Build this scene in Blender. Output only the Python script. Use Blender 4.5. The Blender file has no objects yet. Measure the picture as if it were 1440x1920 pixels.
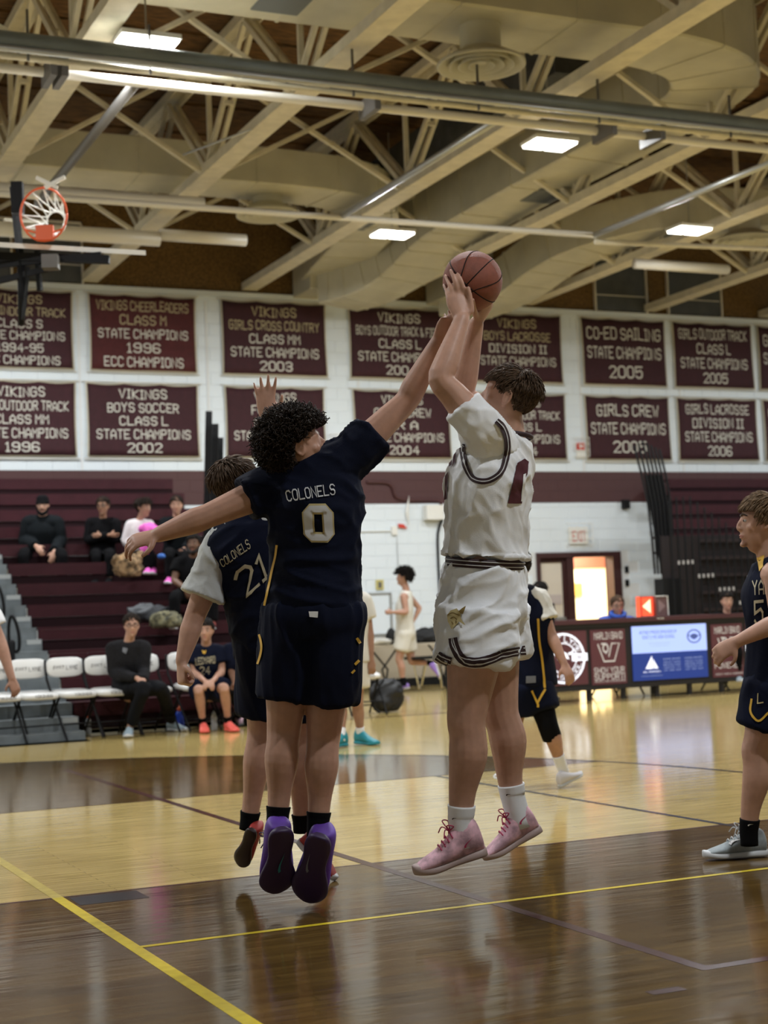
import bpy, bmesh, math, random
import numpy as np
from mathutils import Vector, Matrix, noise
from mathutils.bvhtree import BVHTree
SC = bpy.context.scene; COL = SC.collection
random.seed(7); rng = np.random.default_rng(7)
rad = math.radians
# ---------------------------------------------------------------- camera
FPX, YAW, PIT, ROL, CAMH = 2960.0, rad(24.44), rad(3.86), rad(-2.28), 1.15
_fw = np.array([math.sin(YAW)*math.cos(PIT), math.cos(YAW)*math.cos(PIT), math.sin(PIT)])
_r = np.array([math.cos(YAW), -math.sin(YAW), 0.0]); _u = np.cross(_r, _fw)
RT = _r*math.cos(ROL)+_u*math.sin(ROL); UP = -_r*math.sin(ROL)+_u*math.cos(ROL); FW = _fw
CAM = np.array([0, 0, CAMH])
cd = bpy.data.cameras.new('camera'); cam = bpy.data.objects.new('camera', cd); COL.objects.link(cam)
M4 = Matrix.Identity(4)
for i in range(3):
    M4[i][0], M4[i][1], M4[i][2], M4[i][3] = RT[i], UP[i], -FW[i], CAM[i]
cam.matrix_world = M4
cd.sensor_fit = 'VERTICAL'; cd.sensor_height = 36.0; cd.lens = FPX/1920*36.0
cd.clip_start = 0.1; cd.clip_end = 200
cd.dof.use_dof = True; cd.dof.focus_distance = 6.25; cd.dof.aperture_fstop = 3.4
SC.camera = cam
# ---------------------------------------------------------------- world, lights, exposure
W = bpy.data.worlds.new('world'); SC.world = W; W.use_nodes = True
W.node_tree.nodes['Background'].inputs[0].default_value = (0.9, 0.95, 1.0, 1)
W.node_tree.nodes['Background'].inputs[1].default_value = 0.02
SC.view_settings.view_transform = 'Standard'; SC.view_settings.look = 'None'
SC.view_settings.gamma = 1; SC.view_settings.use_curve_mapping = False
SC.view_settings.exposure = 0.0
LAMP_W = 205.0                 # watts of each high-bay fixture
LAMP_Z = 6.48
LAMPS = [(4.03, 13.72), (9.25, 15.35), (9.25, 19.7), (13.3, 18.35),      # seen in the frame
         (4.3, 20.6), (-1.2, 14.7), (-1.2, 20.6), (4.3, 8.6), (-1.2, 8.6), (9.9, 9.6), (4.3, 2.4),
         (15.6, 13.6), (15.6, 7.6), (20.5, 19.6), (20.5, 13.6)]
# ---------------------------------------------------------------- pixel helpers (camera model of the photograph)
def ray(x, y): return FW+RT*(x-720)/FPX-UP*(y-960)/FPX
def PD(x, y, d): return CAM+ray(x, y)*d
def PZ(x, y, z): r = ray(x, y); return CAM+r*((z-CAMH)/r[2])
def PY(x, y, Y): r = ray(x, y); return CAM+r*(Y/r[1])
def PX(x, y, X): r = ray(x, y); return CAM+r*(X/r[0])
def nrm(v): v = np.asarray(v, float); return v/max(1e-9, np.linalg.norm(v))
def cdir(r, u, f): return nrm(RT*r+np.array([0, 0, 1.0])*u+nrm(np.array([FW[0], FW[1], 0]))*f)
def lerp(a, b, t): return np.asarray(a)*(1-t)+np.asarray(b)*t
# ---------------------------------------------------------------- materials
MATS = {}
def mat(name, col, rough=0.6, metal=0.0, noise_amt=0.0, scale=20.0, bump=0.0, bscale=60.0, emit=None, es=1.0, spec=0.5, sss=0.0, coat=0.0, stretch=None, trans=0.0, alpha=1.0):
    if name in MATS: return MATS[name]
    m = bpy.data.materials.new(name); m.use_nodes = True; nt = m.node_tree; b = nt.nodes['Principled BSDF']
    c = (*col, 1) if len(col) == 3 else col
    b.inputs['Base Color'].default_value = c; b.inputs['Roughness'].default_value = rough; b.inputs['Metallic'].default_value = metal
    b.inputs['Specular IOR Level'].default_value = spec
    if coat: b.inputs['Coat Weight'].default_value = coat; b.inputs['Coat Roughness'].default_value = 0.1
    if sss:
        b.inputs['Subsurface Weight'].default_value = sss; b.inputs['Subsurface Radius'].default_value = (0.012, 0.005, 0.003)
        b.inputs['Subsurface Scale'].default_value = 1.0
    if trans: b.inputs['Transmission Weight'].default_value = trans
    if alpha < 1: b.inputs['Alpha'].default_value = alpha
    if emit: b.inputs['Emission Color'].default_value = (*emit, 1); b.inputs['Emission Strength'].default_value = es
    tc = None
    def coords():
        nonlocal tc
        if tc is None:
            t = nt.nodes.new('ShaderNodeTexCoord'); mp = nt.nodes.new('ShaderNodeMapping')
            nt.links.new(t.outputs['Object'], mp.inputs[0])
            if stretch: mp.inputs['Scale'].default_value = stretch
            tc = mp.outputs[0]
        return tc
    if noise_amt:
        n = nt.nodes.new('ShaderNodeTexNoise'); n.inputs['Scale'].default_value = scale; n.inputs['Detail'].default_value = 5
        nt.links.new(coords(), n.inputs['Vector'])
        mx = nt.nodes.new('ShaderNodeMix'); mx.data_type = 'RGBA'
        k = noise_amt
        mx.inputs[6].default_value = tuple(min(1, v*(1-k)) for v in c[:3])+(1,)
        mx.inputs[7].default_value = tuple(min(1, v*(1+k)) for v in c[:3])+(1,)
        mr = nt.nodes.new('ShaderNodeMapRange'); mr.inputs[1].default_value = .34; mr.inputs[2].default_value = .66
        nt.links.new(n.outputs['Fac'], mr.inputs[0]); nt.links.new(mr.outputs[0], mx.inputs[0]); nt.links.new(mx.outputs[2], b.inputs['Base Color'])
    if bump:
        n2 = nt.nodes.new('ShaderNodeTexNoise'); n2.inputs['Scale'].default_value = bscale; n2.inputs['Detail'].default_value = 4
        nt.links.new(coords(), n2.inputs['Vector'])
        bp = nt.nodes.new('ShaderNodeBump'); bp.inputs['Strength'].default_value = bump; bp.inputs['Distance'].default_value = 0.01
        nt.links.new(n2.outputs['Fac'], bp.inputs['Height']); nt.links.new(bp.outputs[0], b.inputs['Normal'])
    MATS[name] = m; return m
# ---------------------------------------------------------------- object helpers
def tag(o, label=None, cat=None, group=None, kind=None):
    if label: o['label'] = label
    if cat: o['category'] = cat
    if group: o['group'] = group
    if kind: o['kind'] = kind
    return o
def thing(name, label, cat, loc=(0, 0, 0), group=None):
    o = bpy.data.objects.new(name, None); COL.objects.link(o); o.location = Vector([float(v) for v in loc]); o.empty_display_size = 0.1
    return tag(o, label, cat, group)
class G:
    """collects shapes in world coordinates, builds ONE mesh object"""
    def __init__(s): s.v = []; s.f = []; s.mi = []; s.cur = 0
    def add(s, vs, fs):
        o = len(s.v); s.v.extend([tuple(map(float, p)) for p in vs]); s.f.extend([tuple(i+o for i in f) for f in fs]); s.mi.extend([s.cur]*len(fs)); return s
    def box(s, x0, x1, y0, y1, z0, z1):
        vs = [(x, y, z) for z in (z0, z1) for y in (y0, y1) for x in (x0, x1)]
        return s.add(vs, [(0, 2, 3, 1), (4, 5, 7, 6), (0, 1, 5, 4), (2, 6, 7, 3), (0, 4, 6, 2), (1, 3, 7, 5)])
    def obox(s, c, ax, ay, az):
        c, ax, ay, az = map(np.asarray, (c, ax, ay, az))
        vs = [c+ax*i+ay*j+az*k for k in (-1, 1) for j in (-1, 1) for i in (-1, 1)]
        return s.add(vs, [(0, 2, 3, 1), (4, 5, 7, 6), (0, 1, 5, 4), (2, 6, 7, 3), (0, 4, 6, 2), (1, 3, 7, 5)])
    def bar(s, p, q, w, h, up=(0, 0, 1)):
        p, q = np.asarray(p, float), np.asarray(q, float); t = nrm(q-p); a = np.cross(t, up)
        if np.linalg.norm(a) < 1e-4: a = np.cross(t, (1, 0, 0))
        a = nrm(a); b = np.cross(a, t); return s.obox((p+q)/2, (q-p)/2, a*w/2, b*h/2)
    def loft(s, rings, caps=True, close=True):
        n = len(rings[0]); vs = [p for r in rings for p in r]; fs = []
        for i in range(len(rings)-1):
            for j in range(n if close else n-1):
                k = (j+1) % n; fs.append((i*n+j, i*n+k, (i+1)*n+k, (i+1)*n+j))
        if caps: fs.append(tuple(range(n-1, -1, -1))); fs.append(tuple((len(rings)-1)*n+j for j in range(n)))
        return s.add(vs, fs)
    def tube(s, pts, ra, rb=None, axis=None, n=10, res=0, round_=True, caps=True):
        pts = np.asarray(pts, float); m = len(pts)
        ra = np.full(m, ra, float) if np.isscalar(ra) else np.asarray(ra, float)
        rb = ra if rb is None else (np.full(m, rb, float) if np.isscalar(rb) else np.asarray(rb, float))
        axs = None
        if axis is not None:
            axs = np.asarray(axis, float)
            if axs.ndim == 1: axs = np.repeat(axs[None], m, 0)
        if res:
            pts, ra, rb = cr(pts, res), cr(ra[:, None], res)[:, 0], cr(rb[:, None], res)[:, 0]
            if axs is not None: axs = cr(axs, res)
            m = len(pts)
        T = np.gradient(pts, axis=0) if m > 1 else None
        rings = []; a = None
        for i in range(m):
            t = nrm(T[i])
            if axs is not None: a = axs[i]-t*(axs[i]@t)
            elif a is None:
                a = np.cross(t, (0, 0, 1.0)); a = a if np.linalg.norm(a) > 1e-3 else np.cross(t, (1.0, 0, 0))
            else: a = a-t*(a@t)
            a = nrm(a); b = np.cross(t, a)
            th = np.arange(n)*2*math.pi/n
            ring = lambda k, off: pts[i]+t*off+np.outer(np.cos(th)*ra[i]*k, a)+np.outer(np.sin(th)*rb[i]*k, b)
            rr = min(ra[i], rb[i])
            if round_ and i == 0: rings += [ring(.45, -rr*.85), ring(.82, -rr*.5)]
            rings.append(ring(1, 0))
            if round_ and i == m-1: rings += [ring(.82, rr*.5), ring(.45, rr*.85)]
        return s.loft(rings, caps)
    def ell(s, c, ax, ay, az, nu=14, nv=9):
        c = np.asarray(c, float); ax, ay, az = map(np.asarray, (ax, ay, az)); rings = []
        for i in range(1, nv):
            ph = math.pi*i/nv; th = np.arange(nu)*2*math.pi/nu
            rings.append(c-az*math.cos(ph)+np.outer(np.cos(th)*math.sin(ph), ax)+np.outer(np.sin(th)*math.sin(ph), ay))
        return s.loft(rings)
    def mesh(s, name):
        me = bpy.data.meshes.new(name); me.from_pydata(s.v, [], s.f)
        if any(s.mi): me.polygons.foreach_set('material_index', s.mi)
        me.update(); return me
    def build(s, name, m, parent=None, smooth=False, fix=True, kind=None, label=None):
        me = s.mesh(name)
        if fix:
            bm = bmesh.new(); bm.from_mesh(me); bmesh.ops.recalc_face_normals(bm, faces=bm.faces); bm.to_mesh(me); bm.free()
        return link(name, me, m, parent, smooth, kind, label)
def cr(p, k):
    """Catmull-Rom resample with k segments per span"""
    p = np.asarray(p, float); q = np.vstack([2*p[0]-p[1], p, 2*p[-1]-p[-2]]); out = []
    for i in range(1, len(q)-2):
        for j in range(k):
            t = j/k; a, b, c, d = q[i-1], q[i], q[i+1], q[i+2]
            out.append(.5*(2*b+(c-a)*t+(2*a-5*b+4*c-d)*t*t+(3*b-a-3*c+d)*t**3))
    out.append(p[-1]); return np.array(out)
def link(name, me, m, parent=None, smooth=False, kind=None, label=None):
    o = bpy.data.objects.new(name, me); COL.objects.link(o)
    for mm in (m if isinstance(m, (list, tuple)) else [m]): me.materials.append(mm)
    if smooth: me.polygons.foreach_set('use_smooth', [True]*len(me.polygons))
    if parent is not None:
        o.parent = parent
        par = parent; off = Vector((0, 0, 0))
        while par is not None: off += par.location; par = par.parent
        me.transform(Matrix.Translation(-off))
    if kind: o['kind'] = kind
    if label: o['label'] = label
    return o
def struct(name, g, m, parent=None, label=None, smooth=False):
    o = g.build(name, m, parent, smooth, label=label)
    if parent is None: o['kind'] = 'structure'
    return o
def copy_tree(o, parent=None, name=None):
    c = o.copy(); COL.objects.link(c)
    if parent is not None: c.parent = parent
    for ch in list(o.children): copy_tree(ch, c)
    return c
def remesh(g, voxel, smooth_it=4, sf=0.5):
    me = g.mesh('tmp'); o = bpy.data.objects.new('tmp', me); COL.objects.link(o)
    bm = bmesh.new(); bm.from_mesh(me); bmesh.ops.recalc_face_normals(bm, faces=bm.faces); bm.to_mesh(me); bm.free()
    r = o.modifiers.new('r', 'REMESH'); r.mode = 'VOXEL'; r.voxel_size = voxel
    if smooth_it:
        k = o.modifiers.new('s', 'SMOOTH'); k.factor = sf; k.iterations = smooth_it
    dg = bpy.context.evaluated_depsgraph_get(); dg.update()
    out = bpy.data.meshes.new_from_object(o.evaluated_get(dg)); bpy.data.objects.remove(o); bpy.data.meshes.remove(me)
    return out
def get_v(me): a = np.empty(len(me.vertices)*3); me.vertices.foreach_get('co', a); return a.reshape(-1, 3)
def set_v(me, a): me.vertices.foreach_set('co', a.ravel()); me.update()
def wrinkle(me, amp, scale=9.0, fold=(0, 0, 1), seed=0.0, soft=.72):
    """cloth folds: ridged noise drawn out along the direction in which the folds run"""
    v = get_v(me); n = np.empty(len(me.vertices)*3); me.vertices.foreach_get('normal', n); n = n.reshape(-1, 3)
    f = nrm(fold); q = v*scale-np.outer(v@f, f)*scale*soft+seed
    h = []
    for p in q:
        p = Vector(p); w = noise.noise_vector(p*.6)*.55; a = noise.noise(p+w); b = noise.noise((p+w)*2.3)
        h.append((1-min(1, abs(a)*2.6))**1.6+.35*(1-min(1, abs(b)*2.4))-.38)
    set_v(me, v+n*(np.array(h)*amp)[:, None])
# ---------------------------------------------------------------- lettering
GLYPH = {}
# block letters of the felt banners and jerseys: strokes on a 4 x 6 grid, '/' separates strokes, a trailing 'o' closes one
FONT = {'A': '00 04 26 44 40/02 42', 'B': '00 06 36 45 44 33 42 41 30 00/03 33', 'C': '45 36 16 05 01 10 30 41', 'D': '00 06 36 45 41 30o', 'E': '40 00 06 46/03 33', 'F': '00 06 46/03 33',
 'G': '45 36 16 05 01 10 30 41 43 23', 'H': '00 06/40 46/03 43', 'I': '10 30/20 26/16 36', 'J': '46 41 30 10 01 02', 'K': '00 06/46 03 40', 'L': '06 00 40', 'M': '00 06 23 46 40', 'N': '00 06 40 46',
 'O': '10 01 05 16 36 45 41 30o', 'P': '00 06 36 45 44 33 03', 'R': '00 06 36 45 44 33 03/23 40', 'S': '01 10 30 41 42 33 13 04 05 16 36 45', 'T': '20 26/06 46', 'U': '06 01 10 30 41 46', 'V': '06 20 46',
 'W': '06 10 24 30 46', 'X': '00 46/06 40', 'Y': '06 23 46/23 20', 'Z': '06 46 00 40', '0': '10 01 05 16 36 45 41 30o', '1': '10 30/20 26 15', '2': '05 16 36 45 44 00 40', '3': '05 16 36 45 44 33 13/33 42 41 30 10 01',
 '4': '30 36 02 42', '5': '46 06 03 34 43 41 30 10 01', '6': '45 36 16 05 01 10 30 41 42 33 03', '7': '06 46 20', '8': '13 04 05 16 36 45 44 33o/13 02 01 10 30 41 42 33', '9': '01 10 30 41 45 36 16 05 04 13 43',
 '-': '13 33', '&': '40 04 05 16 25 24 01 10 20 42', ':': '11 12/14 15', '!': '20 21/22 26', '.': '10 11', "'": '15 16', ',': '20 21'}
def ribbon_poly(P, w, closed):
    P = np.array(P, float); n = len(P); out = []; vs = []; fs = []
    for i in range(n):
        a = P[i-1] if (i or closed) else None; b = P[(i+1) % n] if (i < n-1 or closed) else None
        d1 = nrm(P[i]-a) if a is not None else None; d2 = nrm(b-P[i]) if b is not None else None
        if d1 is None: d1 = d2
        if d2 is None: d2 = d1
        m = nrm(np.array([-d1[1]-d2[1], d1[0]+d2[0]])); k = min(1.7, 1/max(.3, m@np.array([-d1[1], d1[0]])))
        e = np.zeros(2)
        if not closed and i == 0: e = -d1*w*.5
        if not closed and i == n-1: e = d1*w*.5
        vs += [P[i]+e+m*k*w/2, P[i]+e-m*k*w/2]
    for i in range(n if closed else n-1):
        j = (i+1) % n; fs += [(2*i, 2*j, 2*j+1), (2*i, 2*j+1, 2*i+1)]
    return vs, fs
def load_glyphs(wt=.80):
    for c, spec in FONT.items():
        vs, fs = [], []
        for st in spec.split('/'):
            cl = st.endswith('o'); P = [(int(t[0]), int(t[1])) for t in st.rstrip('o').split()]
            v, f = ribbon_poly(P, wt, cl); k = len(vs); vs += v; fs += [tuple(i+k for i in t) for t in f]
        v = np.array(vs); x0 = v[:, 0].min(); v[:, 0] -= x0
        v[:, 1] = (v[:, 1]-(-wt/2))/(6+wt); GLYPH[c] = (v*np.array([1/6.4, 1]), fs, (v[:, 0].max())/6.4)
load_glyphs()
def text2d(s, gap=.12, space=.36):
    """lettering in the unit square (cap height = 1)"""
    s = s.upper()
    vs, fs, x = [], [], 0.0
    for c in s:
        if c == ' ': x += space; continue
        v, f, w = GLYPH[c]; o = len(vs); vs += [(p[0]+x, p[1]) for p in v]; fs += [tuple(i+o for i in t) for t in f]; x += w+gap
    v = np.array(vs); y0, y1 = 0.0, 1.0
    v[:, 0] /= max(1e-6, x-gap); v[:, 1] = (v[:, 1]-y0)/(y1-y0)
    return v, fs
def quad(v, TL, TR, BR, BL):
    TL, TR, BR, BL = [np.asarray(p, float) for p in (TL, TR, BR, BL)]
    x, y = v[:, :1], v[:, 1:2]
    return BL*(1-x)*(1-y)+BR*x*(1-y)+TL*(1-x)*y+TR*x*y
def refine(v, f, maxlen):
    bm = bmesh.new(); vs = [bm.verts.new((float(p[0]), float(p[1]), 0)) for p in v]
    for t in f:
        try: bm.faces.new([vs[i] for i in t])
        except ValueError: pass
    for _ in range(5):
        es = [e for e in bm.edges if e.calc_length() > maxlen]
        if not es: break
        bmesh.ops.subdivide_edges(bm, edges=es, cuts=1); bmesh.ops.triangulate(bm, faces=bm.faces)
    bm.verts.index_update(); v2 = np.array([(p.co.x, p.co.y) for p in bm.verts]); f2 = [tuple(x.index for x in p.verts) for p in bm.faces]
    bm.free(); return v2, f2
def ribbon2d(pts, w, res=5):
    p = cr(np.array(pts, float), res) if res else np.array(pts, float); t = np.gradient(p, axis=0); t /= np.maximum(1e-9, np.linalg.norm(t, axis=1))[:, None]
    n = np.stack([-t[:, 1], t[:, 0]], 1)*w/2; vs = np.vstack([p+n, p-n]); k = len(p)
    return vs, [(i, i+1, k+i+1, k+i) for i in range(k-1)]
def poly2d(pts):
    return np.array(pts, float), [tuple(range(len(pts)))]
def bvh_of(objs):
    vs, fs = [], []
    for o in objs:
        off = Vector((0, 0, 0)); p = o.parent
        while p is not None: off += p.location; p = p.parent
        a = get_v(o.data)+np.array(off); k = len(vs); vs += [Vector(q) for q in a]; fs += [tuple(i+k for i in pl.vertices) for pl in o.data.polygons]
    return BVHTree.FromPolygons(vs, fs)
def decal(name, v, f, bvh, m, parent, lift=.0025, maxlen=7.0, label=None, thick=True):
    """flat print laid on a curved surface: 2-D outline, dropped along sight lines onto the cloth"""
    v, f = refine(v, f, maxlen); P = []; ok = []
    for x, y in v:
        d = nrm(ray(x, y)); h = bvh.ray_cast(Vector(CAM), Vector(d))
        if h[0] is None: P.append((0, 0, 0)); ok.append(False); continue
        nn = h[1] if h[1].dot(Vector(d)) < 0 else -h[1]
        P.append(tuple(h[0]+nn*lift-Vector(d)*lift*.6)); ok.append(True)
    f = [t for t in f if all(ok[i] for i in t)]
    f = [t for t in f if max((Vector(P[t[i]])-Vector(P[t[i-1]])).length for i in range(len(t))) < .12]
    if not f: return None
    us = sorted({i for t in f for i in t}); mp = {i: k for k, i in enumerate(us)}
    g = G(); g.add([P[i] for i in us], [tuple(mp[i] for i in t) for t in f])
    return g.build(name, m, parent, smooth=True, fix=False, label=label)
# ================================================================ materials
CREAM = mat('cream_steel', (.68, .62, .47), .55, noise_amt=.08, scale=6, bump=.05)
DUCT = mat('duct_paint', (.56, .53, .41), .6, noise_amt=.07, scale=2.5)
WHITEP = mat('white_pipe', (.78, .74, .66), .4)
GALV = mat('galvanised_tube', (.46, .47, .46), .35, .6)
GREYROLL = mat('grey_vinyl_roll', (.16, .18, .17), .4, noise_amt=.1, scale=3)
DARKST = mat('dark_steel', (.14, .13, .12), .5, .3)
BLACK = mat('black_metal', (.007, .007, .008), .5, spec=.2)
BLACKR = mat('black_rubber', (.012, .012, .012), .8, spec=.15)
DECK = mat('wood_fibre_deck', (.125, .062, .018), .95, noise_amt=.6, scale=14, bump=.6, bscale=30, stretch=(.35, 2.2, 1))
FIBREW = mat('wood_fibre_panel', (.15, .085, .026), .95, noise_amt=.4, scale=30, bump=.5, bscale=60)
WHITEB = mat('white_block_paint', (.75, .81, .855), .55, bump=.12, bscale=120)
MAROONB = mat('maroon_block_paint', (.070, .022, .022), .55, bump=.1, bscale=120)
MORTAR = mat('joint_white', (.74, .755, .76), .8)
MORTARX = mat('joint_maroon', (.05, .018, .018), .8)
MESHG = mat('grey_window_screen', (.075, .08, .085), .7, noise_amt=.15, scale=4)
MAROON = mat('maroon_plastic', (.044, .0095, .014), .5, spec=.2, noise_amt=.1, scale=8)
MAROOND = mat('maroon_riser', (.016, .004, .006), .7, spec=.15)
BAN = mat('banner_maroon', (.040, .0072, .0115), .8, noise_amt=.12, scale=12, bump=.15, bscale=200)
BANR = mat('banner_red_maroon', (.070, .0095, .0105), .8, noise_amt=.12, scale=12, bump=.15, bscale=200)
BANE = mat('banner_edge', (.60, .54, .40), .8)
LETW = mat('felt_white', (.70, .68, .60), .85)
LETG = mat('felt_gold', (.50, .43, .26), .85)
GREYST = mat('grey_step', (.15, .17, .18), .7, noise_amt=.2, scale=5)
BEIGE = mat('beige_panel', (.42, .36, .27), .6)
LITE = mat('led_panel', (1, 1, 1), .5, emit=(1, .97, .9), es=9)
GLASS = mat('acrylic', (.9, .92, .92), .05, trans=.9)
PWHITE = mat('white_plastic', (.80, .79, .74), .45)
RED = mat('red_plastic', (.62, .05, .03), .4)
ORANGE = mat('orange_paint', (.75, .11, .02), .4)
NETM = mat('white_cord', (.8, .8, .76), .8)
SKYB = mat('blue_tape', (.02, .12, .45), .5)

def floor_mat(name, c1, c2, mort, rough):
    m = bpy.data.materials.new(name); m.use_nodes = True; nt = m.node_tree; b = nt.nodes['Principled BSDF']
    tc = nt.nodes.new('ShaderNodeTexCoord')
    br = nt.nodes.new('ShaderNodeTexBrick'); br.offset = .37; br.inputs['Scale'].default_value = 1; br.inputs['Brick Width'].default_value = 1.1
    br.inputs['Row Height'].default_value = .057; br.inputs['Mortar Size'].default_value = .0012; br.inputs['Bias'].default_value = 0
    br.inputs['Color1'].default_value = (*c1, 1); br.inputs['Color2'].default_value = (*c2, 1); br.inputs['Mortar'].default_value = (*mort, 1)
    nt.links.new(tc.outputs['Object'], br.inputs['Vector'])
    mp = nt.nodes.new('ShaderNodeMapping'); mp.inputs['Scale'].default_value = (1.2, 26, 1); nt.links.new(tc.outputs['Object'], mp.inputs[0])
    n = nt.nodes.new('ShaderNodeTexNoise'); n.inputs['Scale'].default_value = 2.2; n.inputs['Detail'].default_value = 6; nt.links.new(mp.outputs[0], n.inputs['Vector'])
    rp = nt.nodes.new('ShaderNodeValToRGB'); rp.color_ramp.elements[0].position = .3; rp.color_ramp.elements[0].color = (.62, .6, .58, 1)
    rp.color_ramp.elements[1].position = .7; rp.color_ramp.elements[1].color = (1.12, 1.12, 1.12, 1); nt.links.new(n.outputs['Fac'], rp.inputs[0])
    mx = nt.nodes.new('ShaderNodeMix'); mx.data_type = 'RGBA'; mx.blend_type = 'MULTIPLY'; mx.inputs[0].default_value = 1
    nt.links.new(br.outputs['Color'], mx.inputs[6]); nt.links.new(rp.outputs[0], mx.inputs[7]); nt.links.new(mx.outputs[2], b.inputs['Base Color'])
    b.inputs['Roughness'].default_value = rough; b.inputs['Specular IOR Level'].default_value = .34
    b.inputs['Coat Weight'].default_value = .0
    n2 = nt.nodes.new('ShaderNodeTexNoise'); n2.inputs['Scale'].default_value = 3.0; n2.inputs['Detail'].default_value = 3
    mp2 = nt.nodes.new('ShaderNodeMapping'); mp2.inputs['Scale'].default_value = (.8, 5, 1); nt.links.new(tc.outputs['Object'], mp2.inputs[0]); nt.links.new(mp2.outputs[0], n2.inputs['Vector'])
    bp = nt.nodes.new('ShaderNodeBump'); bp.inputs['Strength'].default_value = .05; bp.inputs['Distance'].default_value = .02
    nt.links.new(n2.outputs['Fac'], bp.inputs['Height']); nt.links.new(bp.outputs[0], b.inputs['Coat Normal']); nt.links.new(bp.outputs[0], b.inputs['Normal'])
    return m
MAPLE = floor_mat('maple_boards', (.66, .495, .19), (.57, .425, .155), (.30, .21, .09), .11)
STAIN = floor_mat('brown_stained_boards', (.150, .088, .024), (.100, .056, .015), (.05, .03, .010), .11)
def line_mat(n, c): return mat(n, c, .2, noise_amt=.1, scale=15, spec=.22)
# ================================================================ room shell
WY = 24.18; XL, XR, YB, DZ = -6.0, 24.5, -6.0, 8.15
fl = struct('floor', G().box(XL, XR, YB, WY+6, -.15, 0), MAPLE)
def flat(name, pts, z, m, label=None):
    g = G(); g.add([(p[0], p[1], z) for p in pts], [tuple(range(len(pts)))]); o = g.build(name, m, fl, fix=False, label=label); return o
CX, CY, RR = .656, 8.65, 6.05
def arc(y0, y1, k=24, r=RR): return [(CX+math.sqrt(max(0, r*r-(y-CY)**2)), y) for y in np.linspace(y0, y1, k)]
flat('stained_area', [(-1, 10.37)]+arc(10.37, 14.69)+[(-1, 14.69)], .0006, STAIN, 'brown stained court area beyond the lane')
flat('stained_area', [(-1, 2.62)]+arc(2.62, 6.92)+[(-1, 6.92)], .0006, STAIN, 'brown stained court area nearest the camera')
YEL = line_mat('yellow_line_paint', (.62, .47, .03)); YELF = line_mat('faded_yellow_line_paint', (.55, .42, .10))
MLINE = line_mat('maroon_line_paint', (.05, .010, .010)); BLINE = line_mat('black_line_paint', (.02, .018, .022))
def strip(name, x0, x1, y0, y1, m, z=.0012): return flat(name, [(x0, y0), (x1, y0), (x1, y1), (x0, y1)], z, m)
strip('yellow_line', 1.495, 1.545, 2.6, 6.92, YEL); strip('yellow_line', 1.495, 1.545, 6.92, 10.37, YELF)
strip('yellow_line', 1.54, 9.0, 5.655, 5.69, YEL, .0015)
strip('maroon_line', 2.965, 3.015, 4.26, 13.2, MLINE); strip('maroon_line', 2.965, 9.0, 4.23, 4.28, MLINE, .0014)
strip('black_line', 5.02, 5.06, 6.6, 10.37, BLINE)
strip('black_line', -1, 6.5, 6.91, 6.935, MLINE, .001)
strip('black_line', -1, 6.0, 10.36, 10.38, MLINE, .001)
strip('lane_block', 1.56, 1.86, 6.67, 6.89, BLINE)
strip('maroon_sideline', XL, 20, 16.95, 17.07, MLINE)
o_, i_ = arc(2.62, 14.69, 60, RR+.025), arc(2.62, 14.69, 60, RR-.025)
g = G(); k = len(o_); g.add([(p[0], p[1], .0013) for p in o_+i_], [(i, i+1, k+i+1, k+i) for i in range(k-1)]); g.build('three_point_line', BLINE, fl, fix=False)
strip('maroon_mark', 2.66, 2.78, 4.05, 4.1, MLINE)

wall = struct('wall_back', G().box(XL, 13.88, WY, WY+.25, 0, 6.5).box(15.62, XR, WY, WY+.25, 0, 6.5).box(13.88, 15.62, WY, WY+.25, 2.19, 6.5), MORTAR)
def blocks(z0, z1, m, lab):
    g = G(); h = .2; r = 0; z = z0
    while z < z1-.05:
        x = 2.6-(.2 if r % 2 else 0)
        while x < 21:
            a, b = x+.002, x+.398; top = min(z+h, z1)-.002; e = .005
            if not (b > 13.88 and a < 15.62 and z+h/2 < 2.19):
                y = WY-.008
                g.add([(a, WY, z+.002), (b, WY, z+.002), (b, WY, top), (a, WY, top), (a+e, y, z+e), (b-e, y, z+e), (b-e, y, top-e), (a+e, y, top-e)],
                      [(4, 5, 6, 7), (0, 1, 5, 4), (1, 2, 6, 5), (2, 3, 7, 6), (3, 0, 4, 7)])
            x += .4
        z += h; r += 1
    g.build('painted_block', m, wall, fix=False, kind='stuff', label=lab)
blocks(0, 3.08, WHITEB, 'white painted blocks below the maroon band'); G().box(2.5, 21.1, WY-.005, WY, 3.08, 3.63).build('band_joints', MAROONB, wall); blocks(3.08, 3.63, MAROONB, 'maroon painted band of blocks'); blocks(3.63, 6.5, WHITEB, 'white painted blocks behind the banners')
g = G(); x = 2.6          # shallow pilasters of the upper wall
for x in (5.86, 7.95, 10.6, 14.95, 17.1): g.box(x-.02, x+.02, WY-.02, WY, 3.63, 6.4)
g.build('expansion_joint', MORTAR, wall)
struct('wall_upper', G().box(XL, XR, WY-.02, WY+.25, 6.5, DZ), FIBREW)
struct('trim_1', G().box(XL, XR, WY-.10, WY-.021, 6.47, 6.55), WHITEB)
struct('wall_left', G().box(XL-.25, XL, YB, WY, 0, DZ), WHITEB); struct('wall_right', G().box(XR, XR+.25, YB, WY, 0, DZ), WHITEB)
struct('wall_front', G().box(XL, XR, YB-.25, YB, 0, DZ), WHITEB)
ceil = struct('ceiling', G().box(XL, XR, YB, WY+.2, DZ, DZ+.2), DECK)
g = G()
for i in range(14):
    y = WY-.6-i*1.22; g.box(XL, XR, y-.03, y+.03, DZ-.03, DZ)
g.build('deck_joint', DECK, ceil)
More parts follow.
